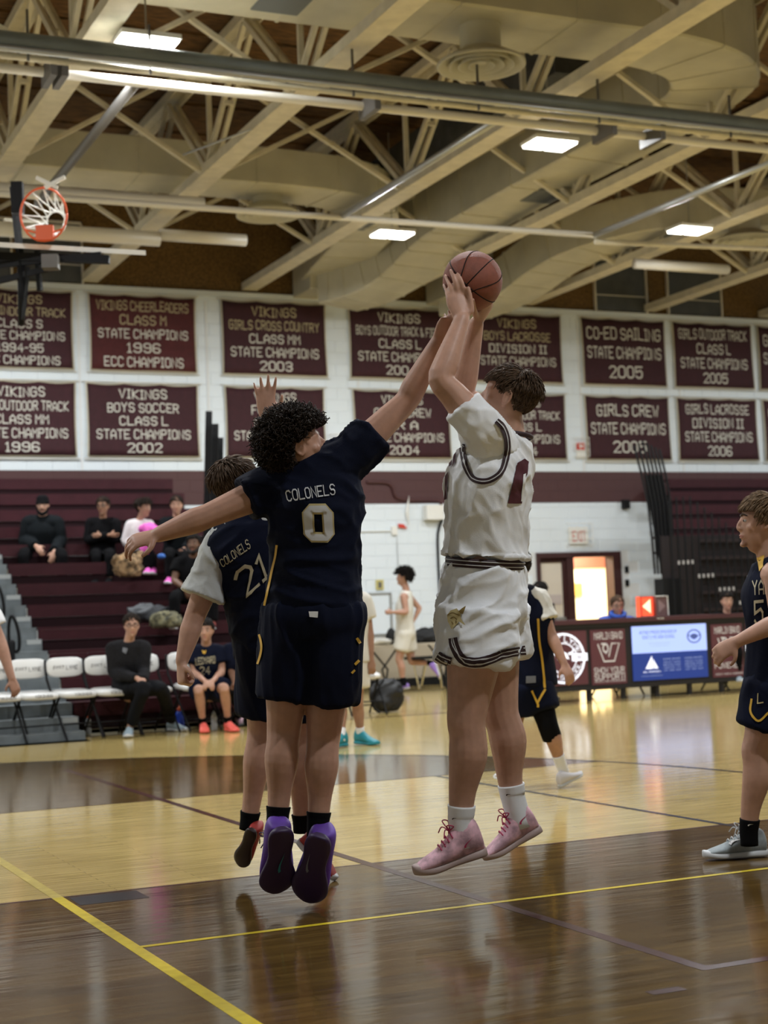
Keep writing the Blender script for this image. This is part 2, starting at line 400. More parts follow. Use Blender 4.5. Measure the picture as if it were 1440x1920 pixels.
# screened clerestory windows in the upper wall
for n, (x0, x1) in enumerate([(4.0, 4.85), (4.95, 5.95), (15.32, 16.45), (16.9, 18.12)]):
    w = thing('window_%d' % (n+1), None, None, (x0, WY, 6.56)); w['kind'] = 'structure'
    G().box(x0+.03, x1-.03, WY-.06, WY-.03, 6.58, 7.5).build('window_screen', MESHG, w)
    g = G(); t = .022
    g.box(x0, x0+t, WY-.09, WY-.02, 6.56, 7.54).box(x1-t, x1, WY-.09, WY-.02, 6.56, 7.54).box(x0, x1, WY-.09, WY-.02, 7.5, 7.54).box(x0, x1, WY-.08, WY-.03, 6.85, 6.862)
    g.build('window_frame', WHITEP, w)
# double door with lit corridor behind
d = thing('door_1', None, None, (14.75, WY, 0)); d['kind'] = 'structure'
DM = mat('maroon_door_steel', (.052, .018, .017), .45); DBR = mat('corridor_trim', (.30, .10, .07), .6)
G().box(13.88, 13.95, WY-.04, WY+.2, 0, 2.19).box(15.45, 15.62, WY-.04, WY+.2, 0, 2.19).box(13.95, 15.45, WY-.04, WY+.2, 2.1, 2.19).box(14.5, 14.64, WY-.02, WY+.15, 0, 2.1).build('door_frame', DM, d)
g = G().box(13.95, 14.5, WY+.04, WY+.09, 0, .92).box(13.95, 14.5, WY+.04, WY+.09, 2.02, 2.1).box(14.43, 14.5, WY+.04, WY+.09, .92, 2.02).box(13.95, 14.0, WY+.04, WY+.09, .92, 2.02)
lf = g.build('door_leaf', DM, d); G().box(14.0, 14.43, WY+.06, WY+.07, .92, 2.02).build('pane', mat('door_glass', (.75, .68, .58), .15, spec=.4), lf)
PAPER = mat('paper_notice', (.55, .48, .46), .8); G().box(14.08, 14.4, WY+.05, WY+.058, 1.28, 1.45).build('notice', PAPER, lf)
G().box(13.98, 14.46, WY+.025, WY+.045, 1.0, 1.05).build('push_bar', GALV, lf)
g = G().obox((15.43+.27, WY+.16+.42, 1.05), (.02, -.013, 0), (.24, .38, 0), (0, 0, 1.05)); lf2 = g.build('door_leaf', DM, d); lf2['label'] = 'maroon leaf standing open into corridor'
G().obox((15.63, WY+.62, 1.02), (.02, -.013, 0), (.2, .32, 0), (0, 0, .02)).build('push_bar', GALV, lf2)
struct('wall_corridor', G().box(12.5, 18.5, WY+3.0, WY+3.2, 0, 3).box(12.3, 12.5, WY+.25, WY+3.2, 0, 3).box(18.5, 18.7, WY+.25, WY+3.2, 0, 3).box(12.3, 18.7, WY+.25, WY+3.2, 2.6, 2.7), mat('corridor_paint', (.82, .74, .55), .7))
struct('trim_2', G().box(12.5, 18.5, WY+2.96, WY+3.0, 2.0, 2.6), DBR)
tag(G().box(16.35, 16.6, WY+2.94, WY+2.96, 1.45, 1.7).build('wall_clock', mat('gold_notice', (.55, .34, .08), .6)), 'small tan notice on the bright corridor wall beyond open door', 'notice')
L = bpy.data.lights.new('corridor_lamp', 'AREA'); L.energy = 420; L.color = (1, .9, .72); L.size = 2.5
o = bpy.data.objects.new('corridor_lamp', L); COL.objects.link(o); o.location = (15.5, WY+1.6, 2.55); tag(o, 'warm corridor ceiling light beyond the open door', 'lamp')
# ================================================================ roof trusses
TX = [1.0, 3.65, 6.05, 8.7, 11.22, 13.9, 16.5, 19.1]; NY = [21.05, 18.0, 14.95, 11.9, 8.85]; ZB, ZT = 6.6, 7.95
TLAB = ['cream roof truss farthest left at the upper left corner', 'cream roof truss crossing above the raised basketball hoop', 'cream roof truss landing on wall left of the red cheerleaders banner', 'cream roof truss landing above the cross country banner',
        'cream roof truss landing on wall behind the basketball', 'cream roof truss landing right of the boys lacrosse banner', 'cream roof truss landing beside the right pair of screened windows', 'cream roof truss at the far right edge above the last banner']
def make_truss(x, lab):
    t = thing('roof_truss', lab, 'truss', (x, WY, ZB), 'roof trusses')
    y0, y1 = 5.0, WY-.03
    g = G().box(x-.13, x+.13, y0, y1, ZB, ZB+.02).box(x-.125, x-.105, y0, y1, ZB+.02, ZB+.12).box(x+.105, x+.125, y0, y1, ZB+.02, ZB+.12); g.build('bottom_chord', CREAM, t)
    g = G().box(x-.12, x+.12, y0, y1, ZT+.10, ZT+.12).box(x-.12, x-.1, y0, y1, ZT, ZT+.1).box(x+.1, x+.12, y0, y1, ZT, ZT+.1); g.build('top_chord', CREAM, t)
    for k, y in enumerate(NY):
        for sgn in (-1, 1):
            yt = y+sgn*1.5
            w = G()
            for dx in (-.055, .055): w.bar((x+dx, y, ZB+.1), (x+dx, yt, ZT), .05, .07)
            w.bar((x-.05, y+sgn*.75, (ZB+ZT)/2), (x+.05, y+sgn*.75, (ZB+ZT)/2), .05, .05)
            w.build('web_member', CREAM, t)
        G().bar((x, y, ZB+.1), (x, y, ZT), .055, .055, (0, 1, 0)).build('web_post', CREAM, t)
        G().box(x-.02, x+.02, y-.16, y+.16, ZB+.02, ZB+.26).build('gusset', CREAM, t)
    return t
t0 = make_truss(TX[0], TLAB[0])
for x, lab in zip(TX[1:], TLAB[1:]):
    c = copy_tree(t0); c.location.x = x; c['label'] = lab
ORD = ['above the raised hoop at left', 'left of the cheerleaders banner truss', 'above the cheerleaders banner', 'above the boys track banner', 'behind the basketball', 'above the sailing banner', 'at the right edge of the frame']
ROWS = ['nearest the wall', 'second from the wall', 'third from the wall']
for i in range(len(TX)-1):
    for j, y in enumerate(NY[:3]):
        b = thing('cross_brace', 'cream X brace %s, %s' % (ORD[i], ROWS[j]), 'brace', (TX[i], y, ZB), 'cross braces between the trusses')
        G().bar((TX[i]+.1, y, ZB+.05), (TX[i+1]-.1, y, ZT+.02), .06, .05).build('brace_bar', CREAM, b)
        G().bar((TX[i]+.1, y+.03, ZT+.02), (TX[i+1]-.1, y+.03, ZB+.05), .06, .05).build('brace_bar', CREAM, b)
# ================================================================ ducts
def duct(name, lab, pts, w, h, res=6, m=DUCT, seams=True):
    t = thing(name, lab, 'duct', pts[0]); p = cr(np.array(pts, float), res); T = np.gradient(p, axis=0); rings = []; seam = G()
    for i in range(len(p)):
        s = nrm(np.cross(T[i], (0, 0, 1))); r = .06; u = np.cross(s, nrm(T[i]))
        pr = lambda e: [p[i]+s*a*(w/2+e)+u*b*(h/2+e) for a, b in [(-1, -1+r), (-1+r, -1), (1-r, -1), (1, -1+r), (1, 1-r), (1-r, 1), (-1+r, 1), (-1, 1-r)]]
        rings.append(pr(0))
        if seams and i % 3 == 1 and 0 < i < len(p)-1:
            q = [np.array(a)-nrm(T[i])*.012 for a in pr(.012)]; q2 = [np.array(a)+nrm(T[i])*.012 for a in pr(.012)]; seam.loft([q, q2])
    G().loft(rings).build('duct_body', m, t)
    if seam.v: seam.build('duct_seams', m, t, kind='stuff')
    return t
dA = duct('air_duct', 'long cream supply duct running left above the raised hoop', [(-2, 19.6, 7.16), (2, 19.6, 7.16), (5, 19.6, 7.16), (7.9, 19.6, 7.16), (9.0, 20.1, 7.16), (9.55, 21.3, 7.12), (9.75, 22.8, 7.0), (9.85, 23.6, 6.95)], .85, .5)
dB = duct('air_duct', 'broad cream return duct bending round at the upper right', [(2.0, 13.75, 7.45), (5.0, 13.75, 7.45), (8.0, 13.75, 7.45), (9.9, 13.8, 7.45), (10.9, 14.4, 7.45), (11.15, 15.6, 7.42), (10.95, 18, 7.3), (10.8, 20.4, 7.2), (10.75, 21.3, 7.1), (10.6, 22.2, 6.85), (10.3, 22.9, 6.66), (10.0, 23.5, 6.62)], 1.0, .75)
dC = duct('air_duct', 'cream duct curving down to the wall above the right screened windows', [(22, 19.9, 7.3), (18, 19.9, 7.3), (15.6, 19.8, 7.25), (14.2, 20.0, 7.2), (13.4, 20.8, 7.1), (13.1, 21.8, 6.95), (12.9, 22.7, 6.7), (12.6, 23.4, 6.55), (12.3, 23.9, 6.52)], .9, .6)
G().box(9.45, 10.7, 23.3, WY-.1, 6.5, 7.35).build('wall_box', DUCT, dA); G().box(11.9, 12.75, 23.2, WY-.1, 6.5, 7.3).build('wall_box', DUCT, dC)
GRIL = mat('dark_duct_grille', (.13, .14, .14), .6)
for dd, (x, y, z) in ((dA, (9.15, 20.7, 6.88)), (dB, (11.1, 18.6, 6.88)), (dC, (14.3, 19.9, 6.88)), (dB, (5.4, 13.7, 7.06))):
    G().box(x-.24, x+.24, y-.3, y+.3, z, z+.03).build('duct_grille', GRIL, dd)
# long narrow return beside truss, dark insulation
tag(G().bar((9.55, 15.2, 7.55), (9.55, 22.0, 7.45), .55, .5).build('insulated_duct', mat('dark_insulation', (.05, .05, .05), .8, noise_amt=.3, scale=5, bump=.5, bscale=12)), 'dark wrapped duct running beside the broad cream return duct', 'duct')
def diffuser(lab, x, y, z, r, top):
    t = thing('ceiling_diffuser', lab, 'diffuser', (x, y, z), 'round ceiling diffusers')
    def cone(rs): 
        g = G(); th = np.arange(28)*2*math.pi/28
        g.loft([np.stack([x+np.cos(th)*q, y+np.sin(th)*q, np.full(28, z+h)], 1) for q, h in rs], caps=False); return g
    cone([(r*.46, top-z), (r*.46, .16)]).build('neck', DUCT, t, True)
    cone([(r*.46, .17), (r*.92, .05), (r, .03), (r, 0), (r*.95, 0), (r*.82, .05), (r*.44, .14)]).build('outer_cone', DUCT, t, True)
    for q in (.72, .5, .28):
        cone([(r*(q-.16), .09), (r*q, 0), (r*q+.012, .0), (r*(q-.14), .1)]).build('inner_cone', DUCT, t, True)
    cone([(r*.12, .03), (.001, .03)]).build('centre_plug', DUCT, t)
diffuser('round cream ring diffuser hanging under the duct at upper right', 7.5, 13.7, 6.66, .45, 7.1); diffuser('round cream diffuser under the left duct, above the tube frame', 7.45, 19.8, 6.66, .44, 6.95)
diffuser('round cream diffuser at the right edge above the bright truss node', 15.0, 19.3, 6.66, .5, 7.0)
# ================================================================ lamps
LLAB = {0: 'bright twin panel ceiling light at the upper left', 1: 'bright ceiling light panel under the return duct at right', 2: 'bright ceiling light panel left of the basketball', 3: 'small ceiling light seen through trusses at far right'}
for i, (x, y) in enumerate(LAMPS):
    t = thing('ceiling_light', LLAB.get(i, 'ceiling light panel out of the frame'), 'light', (x, y, LAMP_Z), 'high bay ceiling lights')
    for s in (-1, 1):
        G().box(x+s*.14-.12, x+s*.14+.12, y-.17, y+.17, LAMP_Z, LAMP_Z+.025).build('diffuser_panel', LITE, t)
    G().box(x-.28, x+.28, y-.19, y+.19, LAMP_Z+.026, LAMP_Z+.07).build('housing', PWHITE, t)
    G().bar((x, y, LAMP_Z+.07), (x, y, ZT), .012, .012).build('hanger', GALV, t)
    l = bpy.data.lights.new('bulb', 'AREA'); l.shape = 'RECTANGLE'; l.size = .5; l.size_y = .32; l.energy = LAMP_W; l.color = (.94, .98, 1.0)
    lo = bpy.data.objects.new('bulb', l); COL.objects.link(lo); lo.parent = t; lo.location = (0, 0, -.012)
# ================================================================ pipes, curtain roll, hoop frame
def pipe(name, lab, p, q, r, m, n=12, parent=None, cat='pipe'):
    g = G().tube([p, q], r, n=n, round_=False)
    o = g.build(name, m, parent, True)
    if parent is None: tag(o, lab, cat)
    return o
cz = 6.3
t = thing('divider_curtain', 'rolled grey divider curtain tube spanning the gym under the trusses', 'curtain', PZ(0, 72, cz))
a, b = PZ(-900, -30, cz), PZ(2100, 310, cz)
y_ = 13.52
pipe('roll', '', (-3, y_, cz), (20, y_, cz), .085, GREYROLL, 18, t); pipe('batten', '', (-3, y_-.06, cz-.09), (20, y_-.06, cz-.09), .03, GALV, 10, t)
for x in (2.9, 4.0, 6.0, 7.35, 8.75, 10.4, 12): G().bar((x, y_, cz-.16), (x, y_, ZB), .02, .02).build('strap', DARKST, t)
for x in (3.15, 3.25, 6.3, 9.0, 9.6): G().box(x-.03, x+.03, y_+.1, y_+.5, cz-.22, cz-.04).build('pulley', DARKST, t)
pipe('steel_pipe', 'thin cream pipe running just below the rolled curtain', (-3, 13.62, 6.2), (20, 13.62, 6.2), .03, CREAM)
pipe('conduit', 'thin cream conduit above the rolled curtain', (-3, 14.9, 6.75), (20, 14.9, 6.75), .018, CREAM)
hf = thing('hoop_frame', 'white steel tube frame of the raised hoops under the trusses', 'frame', (3.8, 18.1, 6.2))
pipe('cross_tube', '', (1.5, 18.06, 6.2), (11.45, 17.92, 6.2), .04, WHITEP, 12, hf); pipe('cross_tube', '', (-3, 13.93, 6.2), (20, 13.93, 6.2), .045, WHITEP, 12, hf)
pipe('brace_tube', '', (11.42, 17.92, 6.2), (11.6, 13.93, 6.2), .04, GALV, 12, hf); pipe('brace_tube', '', (7.75, 18.0, 6.22), (7.8, 13.95, 6.22), .04, GALV, 12, hf)
pipe('brace_tube', '', (4.0, 18.3, 6.2), (4.0, 14.0, 6.22), .05, DARKST, 12, hf)
pipe('cross_tube', '', (11.45, 17.95, 6.12), (16, 17.6, 6.15), .035, CREAM, 12, hf)
for p, q in (((182, 0), (0, 0)),): pass
for n, (p, q, r, z) in enumerate([((-60, 350), (385, 380), .085, 6.35), ((-60, 425), (300, 447), .1, 6.3), ((300, 440), (460, 451), .08, 6.35), ((1190, 494), (1335, 516), .08, 6.4)]):
    A_, B_ = PZ(*p, z), PZ(*q, z); B_[1] = A_[1]
    pipe('round_duct', ['white round pipe crossing just above the raised hoop rim', 'thick white round pipe behind the raised hoop rim', 'white round pipe ending in front of the brown panel', 'bright white round pipe below the right truss node'][n], A_, B_, r, WHITEP, 16, cat='pipe')
# thin rods
for p, q, z in (((343, 290), (470, 243), 6.5),): pipe('tie_rod', 'thin grey tie rod clamped to the roof truss left of centre', PZ(*p, z), PZ(*q, z), .012, GALV)
# raised basketball hoop
HP = PD(82, 402, 13.75)
hp = thing('basketball_hoop', 'raised side basketball hoop folded up under the ceiling at left', 'hoop', HP)
ex = nrm(np.array([.93, -.37, 0])); ez = np.array([0, 0, 1.0]); ey = nrm(np.cross(ez, ex)); th = np.linspace(0, 2*math.pi, 33)
g = G().tube([HP+ex*math.cos(a)*.2+ez*math.sin(a)*.235 for a in th], .01, n=8, round_=False); g.build('rim', ORANGE, hp, True)
g = G(); ctr = HP+ez*.02+ex*.05-ey*.0
for a in np.linspace(0, 2*math.pi, 13)[:-1]:
    P0 = HP+ex*math.cos(a)*.195+ez*math.sin(a)*.23
    for da in (.26, -.26):
        P2 = ctr+ey*.36+ex*math.cos(a+da*2)*.085+ez*math.sin(a+da*2)*.1; P1 = lerp(P0, P2, .45)+(ex*math.cos(a+da)+ez*math.sin(a+da))*-.01
        g.tube([P0, P1, P2], .0065, n=5, res=3, round_=False)
g.tube([ctr+ey*.36+ex*math.cos(a)*.085+ez*math.sin(a)*.1 for a in th[::2]], .009, n=6, round_=False)
g.build('net', NETM, hp, True)
c = PD(84, 437, 13.75); G().obox(c, ex*.075, ey*.03, ez*.065).build('rim_bracket', ORANGE, hp)
g = G()
for s in (-1, 1): g.tube([c+ex*.06*s, HP+ex*.17*s-ez*.13], .009, n=6, round_=False)
g.build('rim_brace', ORANGE, hp)
bb = PD(60, 462, 13.85); G().obox(bb+nrm(ray(60, 464))*.5, np.array([1.02, -.02, 0]), nrm(ray(60, 460))*.5, ez*.022).build('backboard', WHITEP, hp)
blk = G()
for p, q, w in (((-120, 478), (205, 487), .07), ((-80, 505), (190, 478), .05), ((45, 560), (25, 350), .05), ((40, 600), (50, 500), .045), ((70, 470), (75, 545), .04), ((-60, 540), (110, 500), .05)):
    blk.bar(PD(*p, 14.0), PD(*q, 14.0), w, w)
blk.build('fold_frame', BLACK, hp)
g = G().obox(PD(95, 492, 13.9), ex*.07, ey*.07, ez*.06); g.build('winch', DARKST, hp)
G().obox(PD(33, 372, 13.9), ex*.05, ey*.05, ez*.14).build('mast_clamp', BLACK, hp)
g = G()
for p, q in (((68, 333), (108, 352)), ((122, 332), (84, 352))): g.bar(PD(*p, 13.7), PD(*q, 13.7), .03, .03)
g.build('stay', WHITEP, hp)
pipe('hoop_mast', '', PD(38, 480, 14), PD(40, 610, 14), .028, BLACK, 10, hp)
# ================================================================ banners
BROWS = [(0, -64, 135, 545, 683, ['VIKINGS', 'BOYS INDOOR TRACK', 'CLASS S', 'STATE CHAMPIONS', '1994-95', 'ECC CHAMPIONS'], 0),
 (0, 169, 366, 553, 688, ['VIKINGS CHEERLEADERS', 'CLASS M', 'STATE CHAMPIONS', '1996', 'ECC CHAMPIONS'], 1),
 (0, 418, 610, 563, 694, ['VIKINGS', 'GIRLS CROSS COUNTRY', 'CLASS MM', 'STATE CHAMPIONS', '2003'], 0),
 (0, 657, 840, 574, 701, ['VIKINGS', 'BOYS OUTDOOR TRACK & FIELD', 'CLASS L', 'STATE CHAMPIONS', '2004'], 0),
 (0, 887, 1052, 588, 708, ['VIKINGS', 'BOYS LACROSSE', 'DIVISION II', 'STATE CHAMPIONS', '2004'], 0),
 (0, 1093, 1247, 597, 714, ['CO-ED SAILING', 'STATE CHAMPIONS', '2005'], 0),
 (0, 1265, 1410, 604, 719, ['GIRLS OUTDOOR TRACK', 'CLASS L', 'STATE CHAMPIONS', '2005'], 0),
 (0, 1424, 1560, 610, 722, ['GIRLS SOCCER', 'STATE CHAMPIONS', '2005'], 0),
 (1, -62, 141, 711, 845, ['VIKINGS', 'BOYS OUTDOOR TRACK', 'CLASS MM', 'STATE CHAMPIONS', '1996'], 0),
 (1, 165, 371, 714, 847, ['VIKINGS', 'BOYS SOCCER', 'CLASS L', 'STATE CHAMPIONS', '2002'], 0),
 (1, 425, 608, 719, 848, ['VIKINGS', 'FOOTBALL', 'CLASS L', 'STATE CHAMPIONS', '2003'], 0),
 (1, 665, 843, 725, 850, ['VIKINGS', 'GIRLS CREW', 'JR A', 'STATE CHAMPIONS', '2004'], 0),
 (1, 893, 1060, 731, 852, ['VIKINGS', 'GIRLS OUTDOOR TRACK', 'CLASS L', 'STATE CHAMPIONS', '2004'], 0),
 (1, 1100, 1255, 737, 853, ['GIRLS CREW', 'STATE CHAMPIONS', '2005'], 0),
 (1, 1273, 1419, 743, 854, ['GIRLS LACROSSE', 'DIVISION II', 'STATE CHAMPIONS', '2006'], 0),
 (1, 1434, 1570, 746, 855, ['GIRLS SOCCER', 'STATE CHAMPIONS', '2006'], 0)]
for bi, (row, x0, x1, yt, yb, lines, red) in enumerate(BROWS):
    y0_ = (yt+yb)/2; A_, B_ = PY(x0, y0_, WY-.06), PY(x1, y0_, WY-.06); X0, X1 = A_[0], B_[0]; Z1, Z0 = (6.42, 5.22) if row == 0 else (5.0, 3.86)
    what = ' '.join(lines).lower().replace('&', 'and').split(); key = lines[1].lower() if lines[0] == 'VIKINGS' else lines[0].lower()
    lab = 'maroon championship banner reading %s, %s, in the %s row' % (key.replace('&', 'and').replace('vikings ', ''), lines[-1].lower() if lines[-1][0] in '12' else lines[-2].lower(), 'upper' if row == 0 else 'lower')
    lab = {3: 'maroon championship banner for outdoor track and field behind the raised forearm', 7: 'maroon banner cut off by the right edge in the upper row', 11: 'maroon girls crew banner crossed by the arm of the defender', 12: 'maroon girls track banner partly behind the head of the shooter', 13: 'maroon girls crew banner above the tall black rail stack', 15: 'maroon banner cut off by the right edge in the lower row', 10: 'maroon football banner behind the raised open hand'}.get(bi, lab)
    b = thing('championship_banner', lab, 'banner', ((X0+X1)/2, WY-.06, Z0), 'championship banners on the back wall')
    sd = bi*1.7
    def off(u, w): return WY-.05-.012*math.sin(u*9+sd)*(.4+.6*(1-w))-.006*math.sin(u*23+w*3+sd)-.01*(1-w)
    def zz(u, w): return Z0+(Z1-Z0)*w-.022*w*abs(math.sin(u*math.pi*3))*(1 if w > .5 else 0)
    def sheet(e, m, nm, lift):
        g = G(); nx, nz = 24, 10; vs = []
        for s in (0, 1):
            for j in range(nz+1):
                for i in range(nx+1):
                    u = -e/(X1-X0)+(1+2*e/(X1-X0))*i/nx; w = -e/(Z1-Z0)+(1+2*e/(Z1-Z0))*j/nz
                    pinch = .012*math.sin(math.pi*w)*(1 if u < .5 else -1)*(1-4*u*(1-u))
                    vs.append((X0+(X1-X0)*u+pinch, off(u, w)-lift+s*.004, zz(u, w)))
        n1 = (nx+1)*(nz+1); fs = []
        for j in range(nz):
            for i in range(nx):
                q = j*(nx+1)+i; fs.append((q, q+1, q+nx+2, q+nx+1)); fs.append((n1+q, n1+q+nx+1, n1+q+nx+2, n1+q+1))
        for i in range(nx): fs += [(i+1, i, n1+i, n1+i+1), (nz*(nx+1)+i, nz*(nx+1)+i+1, n1+nz*(nx+1)+i+1, n1+nz*(nx+1)+i)]
        for j in range(nz): fs += [(j*(nx+1), (j+1)*(nx+1), n1+(j+1)*(nx+1), n1+j*(nx+1)), ((j+1)*(nx+1)+nx, j*(nx+1)+nx, n1+j*(nx+1)+nx, n1+(j+1)*(nx+1)+nx)]
        g.add(vs, fs); return g.build(nm, m, b, True)
    sheet(.022, BANE, 'banner_border', 0); sheet(0, BANR if red else BAN, 'banner_cloth', .006)
    g = G(); n = len(lines); wmax = {1: .3}
    hh = {3: .19, 4: .165, 5: .135, 6: .115}[n]; gap_ = (1-n*hh)/(n+1.0)
    for li, s in enumerate(lines):
        v, f = text2d(s); w = min(.88, {4: .32, 7: .44, 5: .36}.get(len(s), .052*len(s)+.08)); 
        if n == 3: w = min(.9, w*1.25)
        w1 = 1-(gap_*(li+1)+hh*li)-.01; v2, f2 = refine(v*np.array([w, hh*1.0]), f, .12)
        P = []
        for px, py in v2:
            u, ww = .5-w/2+px, w1-hh+py; P.append((X0+(X1-X0)*u, off(u, ww)-.011, zz(u, ww)))
        g = G(); m_ = LETG if (red and li in (0, 1) or (bi in (0, 2, 4) and li < 2)) else LETW; g.add(P, f2); g.build('lettering', m_, b, fix=False)
    pipe('hanging_rod', '', (X0-.08, WY-.035, Z1+.03), (X1+.08, WY-.035, Z1+.03), .012, PWHITE, 8, b)
    if row == 1: pipe('bottom_rod', '', (X0-.06, WY-.045, Z0-.05), (X1+.06, WY-.045, Z0-.05), .014, PWHITE, 8, b)
    else: pipe('bottom_rod', '', (X0-.06, WY-.045, Z0-.04), (X1+.06, WY-.045, Z0-.04), .010, PWHITE, 8, b)
# ================================================================ bleachers
def bleacher(lab, x0, x1, rows, loc, px=None):
    t = thing('bleacher', lab, 'bleacher', loc)
    for k in rows:
        z = .93+.28*k; y = 18.4+.58*k
        if px: x0 = PY(px, 930, y)[0]
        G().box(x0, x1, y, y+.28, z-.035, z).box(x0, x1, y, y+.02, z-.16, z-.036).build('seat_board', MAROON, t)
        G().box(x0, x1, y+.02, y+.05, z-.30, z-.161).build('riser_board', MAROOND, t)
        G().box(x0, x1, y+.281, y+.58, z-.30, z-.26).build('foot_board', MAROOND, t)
    return t
bl = bleacher('maroon pull-out bleacher seating with spectators on the left', 4.02, 7.15, range(-2, 10), (4, 18, 0))
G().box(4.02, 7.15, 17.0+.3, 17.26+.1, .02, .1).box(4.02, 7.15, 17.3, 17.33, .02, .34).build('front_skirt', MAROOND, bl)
for k in range(-2, 10):
    z = .93+.28*k; y = 18.4+.58*k
    G().box(7.1, 7.15, y+.05, y+.6, 0, z-.3).build('end_frame', BLACK, bl)
st = thing('aisle_stairs', 'grey bleacher aisle stairs at the left edge', 'stairs', (3.3, 18, 0))
for k in range(-3, 9):
    z = .93+.28*k-.14; y = 18.4+.58*k
    G().box(2.3, 4.0, y-.29, y+.0, max(0, z-.14), z).build('stair_tread', GREYST, st)
    G().box(2.3, 4.0, y, y+.29, max(0, z-.0), z+.14).build('stair_tread', GREYST, st)
    G().box(3.82, 3.99, y-.295, y-.28, max(.0, z-.06), z-.005).build('nosing', mat('step_nosing', (.4, .42, .42), .6), st)
G().box(2.3, 4.0, 17.3, 17.7, 0, .16).build('stair_tread', GREYST, st)
g = G().box(4.02, 7.15, 17.28, 17.3, .06, .1); g.build('kick_rail', mat('pale_rail', (.5, .5, .47), .5), bl)
# aisle handrail loops
for i, (px, py, d) in enumerate([(27, 1190, 18.2), (-2, 1130, 19.2)]):
    b = PD(px-2, py+45, d); h = thing('handrail', ['black loop handrail standing in the aisle behind the chairs', 'black loop handrail at the left edge, higher up the aisle'][i], 'handrail', (b[0], b[1], b[2]-.2))
    G().tube([PD(px-8, py+50, d), PD(px-11, py-10, d), PD(px-6, py-35, d), PD(px+3, py-22, d), PD(px+9, py+5, d), PD(px+8, py+28, d), PD(px, py+32, d)], .02, n=8, res=4).build('rail_loop', BLACK, h, True)
    G().tube([PD(px-3, py+95, d), PD(px-5, py+15, d)], .04, n=10).build('post', BLACK, h, True)
# stacked end rails, left block
for i, (px, yt, yb) in enumerate([(391, 804, 1312), (403, 826, 1311), (412, 850, 1310)]):
    h = thing('bleacher_rail', ['tall black bleacher rail loop, leftmost of the leaning stack', 'black bleacher rail loop in the middle of the leaning stack', 'shortest black bleacher rail loop, right of the leaning stack'][i], 'rail', PD(px, yb, 23), 'bleacher rails left')
    d = 22.6+i*.15
    for k, s in enumerate((-5, -1.5, 2)):
        G().tube([PD(px+s-9, yb, d), PD(px+s, yt+6, d), PD(px+s+1.5, yt, d), PD(px+s+3, yt+6, d), PD(px+s-6, yb, d)], .014, n=6, res=3).build('rail_bar', BLACK, h, True)
h = thing('end_railing', 'white striped end railing of the bleacher behind the head of number 21', 'rail', PD(415, 1060, 19.5))
for k in range(5): G().tube([PD(400+k*7, 1085-k*10, 19.5), PD(404+k*8, 985-k*3, 19.5)], .013, n=6).build('white_bar', PWHITE, h)
# right bleacher, partly closed: upper rows open, understructure below
rb = bleacher('maroon bleacher seating above black understructure at the right', 15.1, 24, [5, 6, 7, 8, 9], (16, 22, 0), 1256)
for j in range(26):
    x = PY(1258, 1000, 21.15)[0]+j*.135; zt = 3.0-.0*j
    z1 = 2.92-max(0, j-3)*.085; z0 = .25
    G().tube([(x, 21.15, z0), (x-.0, 21.15, max(.9, z1))], .016, n=6, round_=False).build('rail_bar', BLACK, rb)
for k in range(7): G().box(15.25, 24, 21.2, 21.25, .5+.28*k, .55+.28*k).build('truss_bar', mat('under_bar', (.022, .012, .014), .6), rb)
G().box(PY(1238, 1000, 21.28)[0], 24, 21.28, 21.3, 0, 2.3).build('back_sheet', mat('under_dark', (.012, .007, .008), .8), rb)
TAG = mat('pale_tag', (.45, .43, .42), .7)
for px, py in ((1283, 1055), (1321, 1080), (1360, 1105), (1398, 1130)):
    for k in range(4):
        c = PY(px+k*8.5-10, py-k*.5, 21.1); G().box(c[0]-.012, c[0]+.012, c[1]-.01, c[1]+.01, c[2]-.03, c[2]+.03).build('end_tag', TAG, rb)
er = thing('bleacher_rail', 'tall stack of black folded bleacher rails right of the exit door', 'rail', PY(1240, 1290, 20.9), 'bleacher rails right')
for k in range(7):
    x_ = 1189+k*8; yt = 828+abs(k-2)*4
    p0, p1, p2 = PY(x_, yt, 21.3), PY(x_+26-k*.8, 945, 21.3), PY(1228+k*6, 1075, 21.3)
    G().tube([p0, p1, p2], .019, n=6, res=2).build('rail_bar', BLACK, er, True)
a, b = PY(1226, 930, 21.34), PY(1250, 930, 21.34)
g = G()
g.loft([[PY(x, y, 21.32+dy) for dy in (0, .06) for x, y in ([(1207, 890), (1240, 890)] if dy == 0 else [(1240, 890), (1207, 890)])],
        [PY(x, y, 21.32+dy) for dy in (0, .06) for x, y in ([(1237, 1060), (1275, 1060)] if dy == 0 else [(1275, 1060), (1237, 1060)])]]); g.build('rail_panel', BLACK, er)
g = G(); p = PY(1243, 1085, 21.2); q = PY(1265, 1085, 21.2); g.box(p[0], q[0]+.1, 21.2, 21.45, 0, p[2]); g.build('end_post', BLACK, er)
